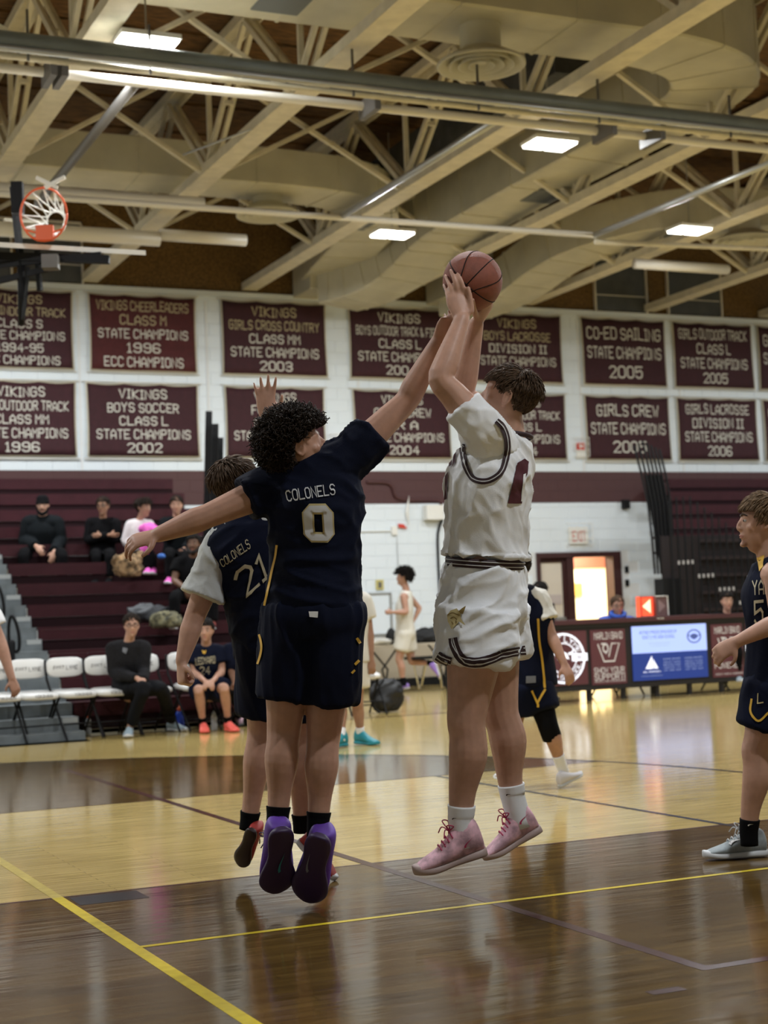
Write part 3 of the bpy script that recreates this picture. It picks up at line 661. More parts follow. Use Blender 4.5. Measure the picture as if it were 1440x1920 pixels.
# ================================================================ folding chairs
CHW = mat('white_vinyl', (.74, .735, .72), .4); CHL = mat('chair_print', (.03, .02, .022), .7)
def chair(lab, x, y, rz, group='white folding team chairs'):
    t = thing('folding_chair', lab, 'chair', (0, 0, 0), group)
    def pad(cx, cy, cz, w, h, th, tilt, bow):      # rounded cushion in its own plane
        g = G(); R_ = Matrix.Rotation(tilt, 3, 'X'); rings = []
        for e, s in ((-th/2, .9), (-th/2+.012, 1), (th/2-.012, 1), (th/2, .9)):
            ring = []
            for i in range(28):
                a = 2*math.pi*i/28; ca, sa = math.cos(a), math.sin(a); r = (abs(ca)**4+abs(sa)**4)**-.25
                u, v = ca*r*w/2*s, sa*r*h/2*(1 if s == 1 else .92); q = R_ @ Vector((u, e+bow*(u/w)**2*-1, v)); ring.append((cx+q.x, cy+q.y, cz+q.z))
            rings.append(ring)
        return g.loft(rings)
    pad(0, .22, .72, .43, .2, .04, rad(-8), .1).build('backrest', CHW, t, True)
    pad(0, -.02, .455, .42, .40, .055, rad(-85), 0).build('seat', CHW, t, True)
    for s in (-1, 1):
        G().tube([(s*.215, .24, .79), (s*.218, .2, .6), (s*.22, -.26, .015)], .013, n=8).build('leg', BLACK, t, True)
        G().tube([(s*.2, -.06, .43), (s*.205, .3, .015)], .013, n=8).build('leg', BLACK, t, True)
    G().tube([(-.21, -.19, .16), (.21, -.19, .16)], .009, n=6).build('crossbar', BLACK, t, True); G().tube([(-.2, .26, .1), (.2, .26, .1)], .009, n=6).build('crossbar', BLACK, t, True)
    v, f = text2d('EAST LYME'); g = G(); g.add([((p[0]-.5)*.29, .19-.05*((p[0]-.5)*.29/.43)**2*2-(p[1]-.5)*.006, .715+(p[1]-.5)*.045) for p in v], f); g.build('lettering', CHL, t, fix=False)
    v, f = text2d('VIKINGS'); g = G(); g.add([((p[0]-.5)*.2, -.2265, .452+(p[1]-.5)*.03) for p in v], f); g.build('lettering', CHL, t, fix=False)
    t.location = (x, y, 0); t.rotation_euler = (0, 0, rz); t.scale = (1.0, 1.0, 1.06); return t
CH = [(-28, 1386), (50, 1385), (132, 1383), (210, 1380), (298, 1378), (383, 1372), (445, 1368)]
CLAB = ['white folding chair cut off at the left edge', 'white folding chair behind the bare hanging arm at left', 'empty white folding chair second left of the seated man', 'white folding chair under the left side of the glasses man', 'empty white folding chair just right of the glasses man',
        'white folding chair under the seated player with coral shoes', 'white folding chair hidden behind the jumping pair']
ch0 = None
for i, (px, py) in enumerate(CH):
    P = PZ(px, py, 0); x, y = P[0], 16.9
    if i == 0: ch0 = chair(CLAB[0], x, y, rad(9))
    else: c = copy_tree(ch0); c.location = (x, y, 0); c['label'] = CLAB[i]; c.rotation_euler = (0, 0, rad(9+2*(i % 3)))
P = PZ(695, 1343, 0); c = copy_tree(ch0); c.location = (P[0], P[1]+.25, 0); c.rotation_euler = (0, 0, rad(-4)); c['label'] = 'white folding chair alone beside the black backpack'
# ================================================================ bottles, bags
CLEARP = mat('clear_plastic', (.75, .78, .80), .1, trans=.6); BLUEP = mat('blue_plastic', (.01, .05, .45), .3); ORC = mat('orange_cap', (.75, .13, .03), .4)
def bottle(lab, px, py, h, r, bm, cm):
    P = PZ(px, py, 0); t = thing('water_bottle', lab, 'bottle', P, 'water bottles by the team chairs')
    g = G(); th = np.arange(14)*2*math.pi/14
    R = lambda rs: [np.stack([P[0]+np.cos(th)*q, P[1]+np.sin(th)*q, np.full(14, z)], 1) for q, z in rs]
    g.loft(R([(r*.9, .002), (r, .012), (r, h*.3), (r*.88, h*.45), (r, h*.58), (r*.95, h*.72), (r*.5, h*.8)])); g.build('body', bm, t, True)
    g = G(); g.loft(R([(r*.6, h*.8), (r*.6, h*.9), (r*.25, h*.92), (r*.2, h)])); g.build('cap', cm, t, True)
bottle('clear bottle with orange cap under the empty folding chair', 165, 1379, .24, .04, CLEARP, ORC); bottle('blue bottle with orange cap on the floor by the hanging fist', 338, 1369, .27, .05, BLUEP, ORC)
bottle('clear bottle between the coral shoes', 402, 1370, .22, .036, CLEARP, CLEARP); bottle('dark bottle with orange cap right of the coral shoes', 463, 1362, .25, .042, BLACKR, ORC)
def lump(name, lab, cat, c, rx, ry, rz_, m, amp=.03, sc=6, extra=(), seed=0):
    t = thing(name, lab, cat, (c[0], c[1], c[2]-rz_)); g = G(); g.ell(c, (rx, 0, 0), (0, ry, 0), (0, 0, rz_), 18, 12)
    for e in extra: g.ell(np.array(c)+np.array(e[:3]), (e[3], 0, 0), (0, e[4], 0), (0, 0, e[5]))
    me = remesh(g, .025, 2); wrinkle(me, amp, sc, (1, 0, .3), seed); v = get_v(me); v[:, 2] = np.maximum(v[:, 2], c[2]-rz_*.85); set_v(me, v)
    link('bag_body' if cat == 'bag' else 'cloth', me, m, t, True); return t
P = PZ(732, 1336, 0); bp = lump('backpack', 'black backpack on the floor beside the white folding chair', 'bag', (P[0], P[1]+.1, .2), .22, .16, .22, mat('black_nylon', (.012, .012, .014), .6), .03, 7, [(-.1, -.1, -.08, .14, .1, .1)])
G().tube([(P[0]-.1, P[1]-.05, .4), (P[0]-.2, P[1]-.1, .3), (P[0]-.27, P[1]-.1, .1), (P[0]-.2, P[1]-.12, .02)], .016, n=6, res=3).build('strap', BLACKR, bp, True)
SPOT = mat('spotted_fur', (.24, .15, .075), .9, noise_amt=.8, scale=14)
P = PD(240, 1062, 20.6); lump('tote_bag', 'tan spotted bag on the bleacher beside woman in black', 'bag', P, .19, .14, .16, SPOT, .04, 8, [(-.16, 0, .1, .05, .05, .07), (.17, 0, .12, .04, .05, .08)])
P = PD(285, 1150, 19.6); lump('jacket_heap', 'crumpled dark grey jacket heaped on the bleacher row', 'jacket', P, .26, .16, .11, mat('grey_nylon', (.055, .06, .07), .6), .05, 8, [(-.2, 0, .02, .1, .1, .08)])
P = PD(311, 1164, 19.2); lump('camouflage_bag', 'camouflage bag on bleacher behind the glasses man', 'bag', P, .19, .14, .10, mat('camouflage', (.12, .11, .06), .8, noise_amt=.9, scale=18), .04, 8)
P = PD(303, 1043, 20.4); tag(lump('paper_cup', 'small blue and yellow packet on the bleacher row', 'packet', P, .06, .04, .04, SKYB, .01), None)
# ================================================================ scorer's table
TBK = mat('table_black', (.016, .014, .016), .45); TTOP = mat('table_top_maroon', (.07, .022, .028), .5); PAN = mat('backlit_maroon', (.075, .022, .027), .5, emit=(.10, .028, .034), es=.35)
LEDB = mat('led_sky', (.2, .25, .4), .4, emit=(.36, .47, .92), es=1.15); LEDN = mat('led_navy', (.01, .02, .1), .4, emit=(.012, .035, .19), es=1.0)
LEDW = mat('led_white', (.8, .8, .8), .4, emit=(.75, .8, .95), es=1.0); LEDT = mat('led_ink', (.03, .05, .15), .4, emit=(.10, .13, .33), es=.8); LEDP = mat('led_pale', (.3, .35, .5), .5, emit=(.22, .29, .52), es=.7)
sx = thing('scorers_table', 'black scorer table with lit sponsor panels facing the court', 'table', (11.7, 17.3, 0))
TYF = 17.3
G().box(8.9, 13.9, TYF-.06, TYF+.75, .98, 1.035).build('table_top', TTOP, sx); G().box(8.9, 13.9, TYF-.01, TYF+.06, .14, .979).build('front_case', TBK, sx)
for x in np.linspace(9.1, 13.7, 10): G().box(x-.025, x+.025, TYF, TYF+.06, 0, .139).build('foot', TBK, sx)
for x in (8.95, 10.5, 12.0, 13.6): G().box(x-.02, x+.02, TYF+.62, TYF+.66, 0, .979).build('leg', TBK, sx)
G().box(8.9, 13.9, TYF-.03, TYF-.012, .14, .19).box(8.9, 13.9, TYF-.03, TYF-.012, .93, .979).build('frame_rail', TBK, sx)
def panel(name, x0, x1, z0, z1, m): return G().box(x0, x1, TYF-.024, TYF-.012, z0, z1).build(name, m, sx)
def shape(name, polys, m, parent, x0, x1, z0, z1, y):
    g = G()
    for v, f in polys: g.add([(x0+(x1-x0)*p[0], y, z0+(z1-z0)*p[1]) for p in v], f)
    return g.build(name, m, parent, fix=False)
def tx(s, a, b, c, d):
    v, f = text2d(s); return np.stack([a+(c-a)*v[:, 0], b+(d-b)*v[:, 1]], 1), f
def disc(cx, cy, r, r2=0, n=28, asp=1.0):
    th = np.linspace(0, 2*math.pi, n+1)[:-1]; o = np.stack([cx+np.cos(th)*r*asp, cy+np.sin(th)*r], 1)
    if not r2: return o, [tuple(range(n))]
    i = np.stack([cx+np.cos(th)*r2*asp, cy+np.sin(th)*r2], 1); return np.vstack([o, i]), [(k, (k+1) % n, n+(k+1) % n, n+k) for k in range(n)]
Y1, Y2 = TYF-.0265, TYF-.0285
def helm(cx, cy, s):     # generic round crest drawing: horned helmet outline in the middle of a ring
    return [poly2d([(cx+s*x, cy+s*y) for x, y in ((-.5, -.1), (-.3, .35), (.0, .5), (.3, .35), (.5, -.1), (.25, 0), (.1, -.4), (-.1, -.4), (-.25, 0))]),
            poly2d([(cx+s*x, cy+s*y) for x, y in ((-.45, .2), (-.8, .3), (-.9, .75), (-.7, .45), (-.4, .38))]), poly2d([(cx+s*x, cy+s*y) for x, y in ((.45, .2), (.8, .3), (.9, .75), (.7, .45), (.4, .38))])]
def ringtext(s, cx, cy, r, h, a0, a1, flip=1):
    v, f = text2d(s); a = a0+(a1-a0)*v[:, 0]; q = r+h*(v[:, 1]-.5)*flip
    return np.stack([cx+np.cos(a)*q, cy+np.sin(a)*q], 1), f
def crest(x0, x1, c):
    p = panel('crest_panel', x0, x1, .22, .9, PAN); w = .34; bx = (c-w, c+w, .56-w, .56+w)
    shape('crest_print', [disc(.5, .5, .47, .43), disc(.5, .5, .29, .27), ringtext('EAST LYME', .5, .5, .36, .11, rad(165), rad(15)), ringtext('HIGH SCHOOL', .5, .5, .36, .1, rad(195), rad(345), -1)]+helm(.5, .5, .26)+[poly2d([(.68, .44), (1.02, .44), (1.02, .58), (.68, .58)]), poly2d([(-.02, .44), (.3, .44), (.3, .58), (-.02, .58)])], LEDW, p, *bx, Y1)
    shape('crest_year', [tx('1967', .72, .475, .98, .545)], PAN, p, *bx, Y2)
crest(9.5, 10.6, 10.25); crest(13.08, 13.85, 13.42)
def ad(x0, x1, a, b, s2):
    p = panel('sponsor_panel', x0, x1, .2, .9, PAN)
    sh = [tx(a, .1, .82, .92, .95), ]+[tx(l, .06, z-.055, .94, z+.055) for l, z in b]+[tx(s2, .08, .045, .95, .075)]
    sh += [ribbon2d([(.2, .74), (.36, .42), (.66, .42), (.82, .74), (.6, .74), (.5, .5)], .03, 0), ribbon2d([(.3, .74), (.44, .74), (.5, .64), (.42, .56)], .03, 0), disc(.42, .66, .09, .055)]
    shape('sponsor_print', sh, LEDP if False else mat('pale_print', (.62, .6, .58), .6, emit=(.5, .48, .46), es=.35), p, x0, x1, .2, .9, Y1)
ad(10.66, 11.18, 'Marlin Band', [('SHOW YOUR', .26), ('SUPPORT!', .14)], 'EASTLYMEVIKINGS.ORG')
ad(12.52, 13.02, 'Marlin Band', [('POWERED', .22)], '837-504-8898')
lp = panel('led_screen', 11.28, 12.44, .22, .92, LEDN); lx = (11.28, 12.44, .22, .92)
shape('screen_sky', [poly2d([(0, .5), (1, .5), (1, 1), (0, 1)])], LEDB, lp, *lx, Y1)
shape('screen_title', [tx('Anthem Proud Sponsor of', .1, .85, .6, .91), tx('East Lyme High School', .14, .76, .57, .82), disc(.83, .77, .13, .105, asp=.75), disc(.83, .77, .05, .02)]+helm(.83, .75, .1), LEDT, lp, *lx, Y2)
shape('screen_line', [tx('eastlymehighschool.org', .22, .66, .5, .685), tx('www.vikings athletics', .24, .615, .48, .635)], LEDP, lp, *lx, Y2)
shape('screen_logo', [poly2d([(.16, .21), (.25, .45), (.265, .21)]), poly2d([(.275, .21), (.262, .4), (.33, .21)]), tx('ALTERION', .13, .14, .36, .17)], LEDW, lp, *lx, Y2)
shape('screen_list', [tx(s, a, z, b, z+.028) for a, b in ((.4, .63), (.69, .93)) for s, z in (('Eddie Baker', .36), ('AGENCY OWNER', .30), ('860 691 2020', .25), ('NIANTIC, CT.', .2), ('LIFE - HOME - AUTO', .15))]+[tx('WWW.ALTERION.COM', .1, .07, .38, .09)], LEDP, lp, *lx, Y2)
# possession arrows on the table
pa = thing('possession_arrow', 'red lit possession arrow box on the scorer table', 'sign', PY(1215, 1158, 17.5)); c = PY(1213, 1137, 17.5); c2 = PY(1240, 1137, 17.5)
LR = mat('lit_red', (.6, .1, .05), .4, emit=(1, .10, .035), es=1.1); LA = mat('lit_arrow', (1, .6, .4), .4, emit=(1, .5, .3), es=2.2); UNL = mat('unlit_lens', (.16, .09, .09), .3)
G().box(c[0]-.1, c[0]+.1, 17.5, 17.6, 1.04, 1.305).build('lit_lens', LR, pa); shape('arrow', [poly2d([(.1, .5), (.8, .9), (.8, .1)])], LA, pa, c[0]-.09, c[0]+.09, 1.06, 1.29, 17.497)
g = G()
for a, b, e, f in ((-.1, -.09, 1.04, 1.305), (.09, .1, 1.04, 1.305), (-.1, .1, 1.04, 1.05), (-.1, .1, 1.295, 1.305)): g.box(c[0]+a, c[0]+b, 17.485, 17.5, e, f)
g.build('lens_rim', RED, pa)
G().box(c2[0]-.085, c2[0]+.1, 17.5, 17.6, 1.04, 1.3).build('unlit_lens', UNL, pa); shape('unlit_arrow', [poly2d([(.2, .9), (.85, .5), (.2, .1)])], mat('unlit_arrow', (.3, .2, .2), .5), pa, c2[0]-.08, c2[0]+.09, 1.06, 1.28, 17.497)
G().tube([(c2[0]-.085, 17.49, 1.3), (c2[0]+.095, 17.49, 1.3), (c2[0]+.1, 17.49, 1.05)], .008, n=6).build('guard_wire', PWHITE, pa)
shape('home_print', [tx('HOME', 0, 0, 1, 1)], PWHITE, pa, c[0]-.03, c[0]+.08, 1.0, 1.022, TYF-.065)
# ================================================================ wall fittings
def wire_cage(c, w, h, dp, par):
    g = G(); x0, x1, z0, z1, y = c[0]-w, c[0]+w, c[2]-h, c[2]+h, WY-dp
    for x in np.linspace(x0, x1, 4): g.tube([(x, WY-.01, z1), (x, y, z1), (x, y, z0), (x, WY-.01, z0)], .005, n=5, round_=False)
    for z in np.linspace(z0, z1, 4): g.tube([(x0, WY-.01, z), (x0, y, z), (x1, y, z), (x1, WY-.01, z)], .005, n=5, round_=False)
    g.build('wire_guard', PWHITE, par)
c = PY(1083, 1003, WY); ex_ = thing('exit_sign', 'white exit sign with red letters inside wire guard above door', 'sign', (c[0], WY-.06, c[2]-.13))
G().box(c[0]-.2, c[0]+.18, WY-.07, WY-.01, c[2]-.16, c[2]+.14).build('sign_case', PWHITE, ex_); shape('exit_lettering', [tx('EXIT', 0, 0, 1, 1)], RED, ex_, c[0]-.15, c[0]+.13, c[2]-.12, c[2]+.07, WY-.0725)
wire_cage(c, .24, .2, .12, ex_)
for i, (px, py) in enumerate(((1087, 839), (632, 834))):
    c = PY(px, py, WY); a = thing('fire_alarm', ['red fire alarm strobe in wire guard beside the girls crew banner', 'red fire alarm strobe in wire guard beside the football banner'][i], 'alarm', (c[0], WY-.05, c[2]-.1))
    G().box(c[0]-.08, c[0]+.08, WY-.06, WY-.01, c[2]-.05, c[2]+.08).build('strobe', RED, a); G().box(c[0]-.05, c[0]+.04, WY-.068, WY-.06, c[2]+.0, c[2]+.03).build('lens', PWHITE, a)
    G().box(c[0]-.09, c[0]+.09, WY-.05, WY-.01, c[2]-.2, c[2]-.06).build('sounder', PWHITE, a); wire_cage(c, .14, .17, .1, a)
c = PY(1170, 944, WY); s_ = thing('wall_speaker', 'small black box on wall under the maroon band', 'speaker', (c[0], WY-.08, c[2]-.08)); G().box(c[0]-.07, c[0]+.05, WY-.12, WY-.01, c[2]-.1, c[2]+.06).build('case', BLACK, s_); G().box(c[0]-.05, c[0]+.03, WY-.125, WY-.121, c[2]-.08, c[2]+.04).build('grille', BLACKR, s_)
for i, (px, py) in enumerate(((1174, 1068), (1175, 1093))):
    c = PY(px, py, WY); s_ = thing('wall_switch', ['upper black wall switch right of the door', 'lower black wall switch right of the door'][i], 'switch', (c[0], WY-.02, c[2]-.05)); G().box(c[0]-.035, c[0]+.035, WY-.03, WY-.008, c[2]-.06, c[2]+.06).build('plate', BLACK, s_); G().box(c[0]-.01, c[0]+.01, WY-.04, WY-.03, c[2]-.02, c[2]+.02).build('key', BLACKR, s_)
c = PY(808, 960, WY); s_ = thing('control_box', 'white control box on wall below the maroon band', 'box', (c[0], WY-.1, c[2]-.15)); G().box(c[0]-.16, c[0]+.16, WY-.17, WY-.01, c[2]-.1, c[2]+.11).build('case', PWHITE, s_); G().box(c[0]-.165, c[0]+.165, WY-.18, WY-.01, c[2]-.14, c[2]-.101).build('base', PWHITE, s_)
c = PY(711, 1097, WY); s_ = thing('alarm_keypad', 'small yellow panel on white wall left of the runner', 'panel', (c[0], WY-.02, c[2]-.08)); G().box(c[0]-.07, c[0]+.07, WY-.03, WY-.01, c[2]-.08, c[2]+.09).build('plate', mat('yellow_plate', (.55, .48, .18), .6), s_); G().box(c[0]-.03, c[0]+.03, WY-.035, WY-.03, c[2]-.05, c[2]+.05).build('key', DARKST, s_)
def wires(name, lab, pts, r, m, cat='conduit', d=.03):
    P = [PY(x, y, WY-d) for x, y in pts]; tag(G().tube(P, r, n=7, res=3).build(name, m, None, True), lab, cat)
wires('conduit', 'maroon painted conduit running along the maroon band', [(690, 904), (725, 905), (737, 915), (742, 930), (760, 937), (820, 938), (828, 950)], .03, MAROONB)
wires('cable', 'thick black cable hanging down the white wall behind the shooter', [(828, 945), (830, 970), (821, 1000), (822, 1060), (826, 1140), (828, 1200)], .022, BLACKR, 'cable')
wires('conduit', 'thin grey conduit left of the exit door', [(973, 945), (974, 1000), (977, 1080)], .014, GALV); wires('conduit', 'second thin grey conduit nearer the exit door', [(984, 860), (985, 945), (988, 1070)], .012, GALV)
wires('conduit', 'thin white conduit dropping to an outlet box left of the runner', [(668, 997), (736, 996), (738, 1002)], .010, PWHITE); wires('conduit', 'thin white conduit rising up wall above the runner', [(744, 1005), (746, 1050), (747, 1065)], .006, GALV)
s_ = thing('pennant_pole', 'thin white pole with red tip pennant on wall', 'pennant', PY(765, 990, WY-.05)); G().tube([PY(767, 930, WY-.06), PY(763, 960, WY-.06), PY(767, 985, WY-.06)], [.002, .03, .004], n=6).build('white_flag', PWHITE, s_)
g = G(); a_ = [PY(x, y, WY-.05) for x, y in ((747, 982), (757, 983), (764, 991), (748, 989))]; g.add(a_+[p+np.array([0, .02, 0]) for p in a_], [(0, 1, 2, 3), (7, 6, 5, 4), (0, 4, 5, 1), (1, 5, 6, 2), (2, 6, 7, 3), (3, 7, 4, 0)]); g.build('red_flag', RED, s_)
G().box(*sorted([PY(738, 1000, WY)[0]-.05, PY(738, 1000, WY)[0]+.05]), WY-.05, WY-.01, 2.55, 2.7).build('outlet_box', PWHITE, s_)
# hatch outline on wall, beige wainscot, baseboard
a, b = PY(640, 1117, WY), PY(733, 1187, WY); h = thing('wall_hatch', 'white framed hatch panel in wall left of the runner', 'hatch', (a[0], WY, b[2]))
G().box(a[0]-.4, b[0], WY-.03, WY-.009, b[2], a[2]).build('hatch_panel', WHITEB, h); g = G(); g.box(b[0]-.02, b[0]+.02, WY-.05, WY-.009, b[2]-.02, a[2]+.02).box(a[0]-.4, b[0], WY-.05, WY-.009, a[2], a[2]+.03).box(a[0]-.4, b[0], WY-.05, WY-.009, b[2]-.03, b[2]); g.build('hatch_frame', GALV, h)
struct('trim_3', G().box(9.6, 12.6, WY-.09, WY-.01, .14, .84), BEIGE); struct('baseboard_back', G().box(7.3, 13.85, WY-.11, WY-.092, 0, .13).box(15.65, 22, WY-.03, WY-.01, 0, .13), BLACKR)
# folding table with coats
tb = thing('folding_table', 'beige folding table against wall behind the running player', 'table', (11, 22.9, 0)); a, b = PY(672, 1208, 22.9), PY(850, 1206, 22.9); zt = .74
G().box(a[0], b[0], 22.6, 23.3, zt-.03, zt).build('table_top', mat('table_beige', (.5, .44, .34), .5), tb)
for x in (a[0]+.35, b[0]-.3):
    G().tube([(x-.25, 22.7, zt-.03), (x+.05, 22.7, .35), (x-.02, 22.7, .01)], .016, n=6).build('leg', BLACK, tb); G().tube([(x+.25, 22.7, zt-.03), (x-.05, 22.7, .35), (x+.04, 22.7, .01)], .016, n=6).build('leg', BLACK, tb)
NYL = mat('black_coat', (.012, .012, .013), .75)
c = PY(815, 1190, 22.9); lump('coat_heap', 'black coats heaped on folding table behind the runner', 'coat', (c[0]-.05, 22.9, zt+.1), .35, .2, .12, NYL, .05, 7); c = PY(729, 1192, 22.9); lump('hand_bag', 'small black bag standing on the folding table', 'bag', (c[0], 22.8, zt+.12), .09, .08, .14, NYL, .02, 9)
c = PY(700, 1198, 22.8); tag(lump('towel_heap', 'white towel lying on folding table left of the runner', 'towel', (c[0], 22.75, zt+.05), .3, .15, .06, PWHITE, .02, 9), None)
ck = thing('steel_chair', 'chrome legged chair behind the trailing foot of the runner', 'chair', PZ(800, 1290, 0)); SILV = mat('chrome', (.75, .76, .8), .15, 1.0)
for s in ((775, 1238, 786, 1290), (822, 1238, 829, 1288), (798, 1242, 790, 1284)):
    G().tube([PD(s[0], s[1], 24.6), PD(s[2], s[3], 24.6)], .02, n=8).build('leg', SILV, ck)
p = PD(795, 1232, 24.6); G().box(p[0]-.25, p[0]+.25, p[1]-.2, p[1]+.2, p[2]-.03, p[2]+.01).build('seat', BLACKR, ck)
P = PZ(1040, 1319, 0)
for i, px in enumerate((1030, 1047, 1073)):
    p = PZ(px, 1318, 0); s_ = thing('white_shoe_pair', ['white shoes of an official under the scorer table, leftmost', 'white shoes of an official under the scorer table, middle', 'white shoes of an official under the scorer table, rightmost'][i], 'shoes', (p[0], 17.75, 0), 'shoes under the table')
    for s in (-.06, .06): g = G().tube([(p[0]+s, 17.95, .05), (p[0]+s, 17.8, .055), (p[0]+s, 17.68, .03)], [.05, .05, .035], [.05, .05, .025], (1, 0, 0), n=10); g.build('shoe', PWHITE, s_, True)
# ================================================================ people
SKIN = {n: mat('skin_'+n, c, .5, noise_amt=.07, scale=25, sss=.12, bump=.05, bscale=300, spec=.4) for n, c in
        dict(fair=(.50, .285, .205), light=(.46, .255, .18), tan=(.33, .175, .11), brown=(.17, .085, .052), pale=(.55, .34, .26)).items()}
HAIR = {n: mat('hair_'+n, c, .62, noise_amt=.35, scale=60, spec=.18) for n, c in dict(black=(.012, .009, .008), brown=(.085, .052, .032), dark=(.022, .014, .010), sandy=(.16, .10, .055)).items()}
EYEW = mat('eye_white', (.42, .38, .36), .5); EYED = mat('eye_iris', (.03, .02, .015), .2); LIP = mat('lips', (.42, .17, .14), .5); BROW = mat('brow_hair', (.05, .03, .02), .8)
NAVY = mat('navy_mesh_cloth', (.0045, .0065, .019), .85, spec=.12, noise_amt=.12, scale=5, bump=.12, bscale=220)
WJER = mat('white_mesh_cloth', (.82, .83, .86), .7, bump=.1, bscale=220); WTEE = mat('white_cotton', (.84, .85, .88), .75, bump=.06, bscale=90)
WSH = mat('white_satin_cloth', (.86, .88, .93), .5, bump=.06, bscale=120); GTEE = mat('pale_grey_cotton', (.48, .49, .48), .8, bump=.08, bscale=90)
BLKC = mat('black_cloth', (.005, .005, .006), .9, spec=.1, bump=.1, bscale=80); CHAR = mat('charcoal_knit', (.016, .0155, .0175), .9, spec=.1, noise_amt=.2, scale=60, bump=.2, bscale=120); BLKP = mat('black_track_cloth', (.0065, .007, .009), .85, spec=.12)
CREAMC = mat('cream_cloth', (.66, .63, .56), .75, bump=.08, bscale=90)
GOLD = mat('gold_print', (.62, .36, .03), .6); GOLDP = mat('pale_gold_print', (.55, .45, .22), .6); SILV2 = mat('silver_print', (.60, .60, .62), .6); VEG = mat('vegas_gold_print', (.50, .44, .30), .6); MTRIM = mat('maroon_trim', (.030, .010, .014), .7); MNUM = mat('maroon_number', (.075, .012, .022), .7)
WPR = mat('white_print', (.78, .78, .78), .6); GREYP = mat('grey_print', (.16, .17, .2), .6); BROWNP = mat('old_gold_dark_print', (.20, .13, .03), .6)
def hand(g, w, f, n, side, curl=20, sc=1.0, tips=None, spread=1.0, thumb=1.0):
    """five separate fingers: f = finger direction, n = back of the hand, side = direction of the thumb"""
    w = np.asarray(w, float); f = nrm(f); n = nrm(np.asarray(n)-f*(np.asarray(n)@f)); s = np.cross(f, n); s = s if s@np.asarray(side) > 0 else -s
    g.tube([w-f*.01*sc, w+f*.03*sc, w+f*.065*sc, w+f*.09*sc], np.array([.027, .036, .042, .040])*sc, np.array([.021, .018, .015, .012])*sc, s, n=12, res=2)
    for i, (o, L) in enumerate(zip((.031, .0105, -.0105, -.0305), (.074, .082, .077, .060))):
        k = w+f*(.088-abs(o-.008)*.22)*sc+s*o*sc; r = (.0088 if i < 3 else .0078)*sc
        if tips is not None:
            t = np.asarray(tips[i]); mid = lerp(k, t, .5)+n*.012*sc; g.tube([k-f*.02*sc, k, mid, t], [r, r*1.05, r, r*.78], n=8, res=3); continue
        P = [k-f*.025*sc, k]; a = 0.0; q = k; fd = nrm(f+s*o*3.2*spread)
        for m, seg in enumerate((.45, .31, .24)):
            a += rad(curl*(.8, 1.1, .7)[m]); q = q+(fd*math.cos(a)-n*math.sin(a))*L*seg*sc; P.append(q)
        g.tube(P, [r, r*1.05, r, r*.92, r*.75], n=8, res=2)
    b = w+f*.022*sc+s*.026*sc
    if tips is not None and len(tips) > 4: t = np.asarray(tips[4]); g.tube([b-s*.015*sc, b+s*.012*sc, lerp(b, t, .55)+s*.008*sc, t], np.array([.013, .0125, .0105, .008])*sc, n=8, res=3)
    else:
        d1 = nrm(f*.62+s*.75*thumb-n*.25); d2 = nrm(f*.9+s*.25*thumb-n*.35); g.tube([b-s*.015*sc, b+d1*.012*sc, b+d1*.045*sc, b+d1*.045*sc+d2*.032*sc], np.array([.013, .0125, .0105, .0085])*sc, n=8, res=2)
def head(g, c, F, U, sc=1.0):
    """skull, face, nose, lips, ears in the frame (right, forward, up)"""
    F = nrm(F); U = nrm(np.asarray(U)-F*(np.asarray(U)@F)); R = np.cross(F, U); M = np.stack([R, F, U], 1)*sc
    T = lambda *p: np.asarray(c)+M@np.array(p, float); D = lambda *p: M@np.array(p, float)
    g.ell(T(0, -.018, .038), D(.076, 0, 0), D(0, .096, 0), D(0, 0, .082), 20, 12)
    g.tube([T(0, .006, .07), T(0, .008, .03), T(0, .012, -.02), T(0, .016, -.06), T(0, .026, -.095), T(0, .034, -.112)], np.array([.062, .069, .066, .057, .040, .022])*sc, np.array([.076, .084, .079, .070, .052, .030])*sc, R, n=18, res=2)
    g.tube([T(0, .086, .026), T(0, .097, .006), T(0, .104, -.016), T(0, .102, -.026), T(0, .09, -.032)], np.array([.007, .009, .0115, .012, .008])*sc, np.array([.007, .009, .0105, .009, .006])*sc, R, n=8, res=2)
    for s in (-1, 1):
        g.ell(T(s*.013, .095, -.024), D(.009, 0, 0), D(0, .010, 0), D(0, 0, .008), 8, 6)
        g.tube([T(s*.016, .083, .028), T(s*.034, .077, .032), T(s*.052, .06, .024)], np.array([.007, .009, .006])*sc, n=8)          # brow ridge
        g.ell(T(s*.043, .050, -.020), D(.022, 0, 0), D(0, .024, 0), D(0, 0, .022), 10, 7)                                             # cheek
        g.ell(T(s*.074, -.012, -.002), D(.007, .004*s*0, 0), D(.006*s, .021, -.004), D(.004*s, -.004, .033), 10, 8)                  # ear
        g.tube([T(s*.078, .006, .02), T(s*.084, -.014, .032), T(s*.086, -.030, .014), T(s*.082, -.026, -.012), T(s*.076, -.010, -.030)], .0055*sc, n=6, res=3)
    g.tube([T(-.024, .075, -.055), T(-.012, .086, -.0535), T(0, .0895, -.053), T(.012, .086, -.0535), T(.024, .075, -.055)], [.005, .008, .009, .008, .005], n=8); g.tube([T(-.02, .074, -.064), T(0, .087, -.066), T(.02, .074, -.064)], [.006, .009, .006], n=8); g.ell(T(0, .082, -.096), D(.019, 0, 0), D(0, .016, 0), D(0, 0, .014), 10, 6)
    return T, D, M
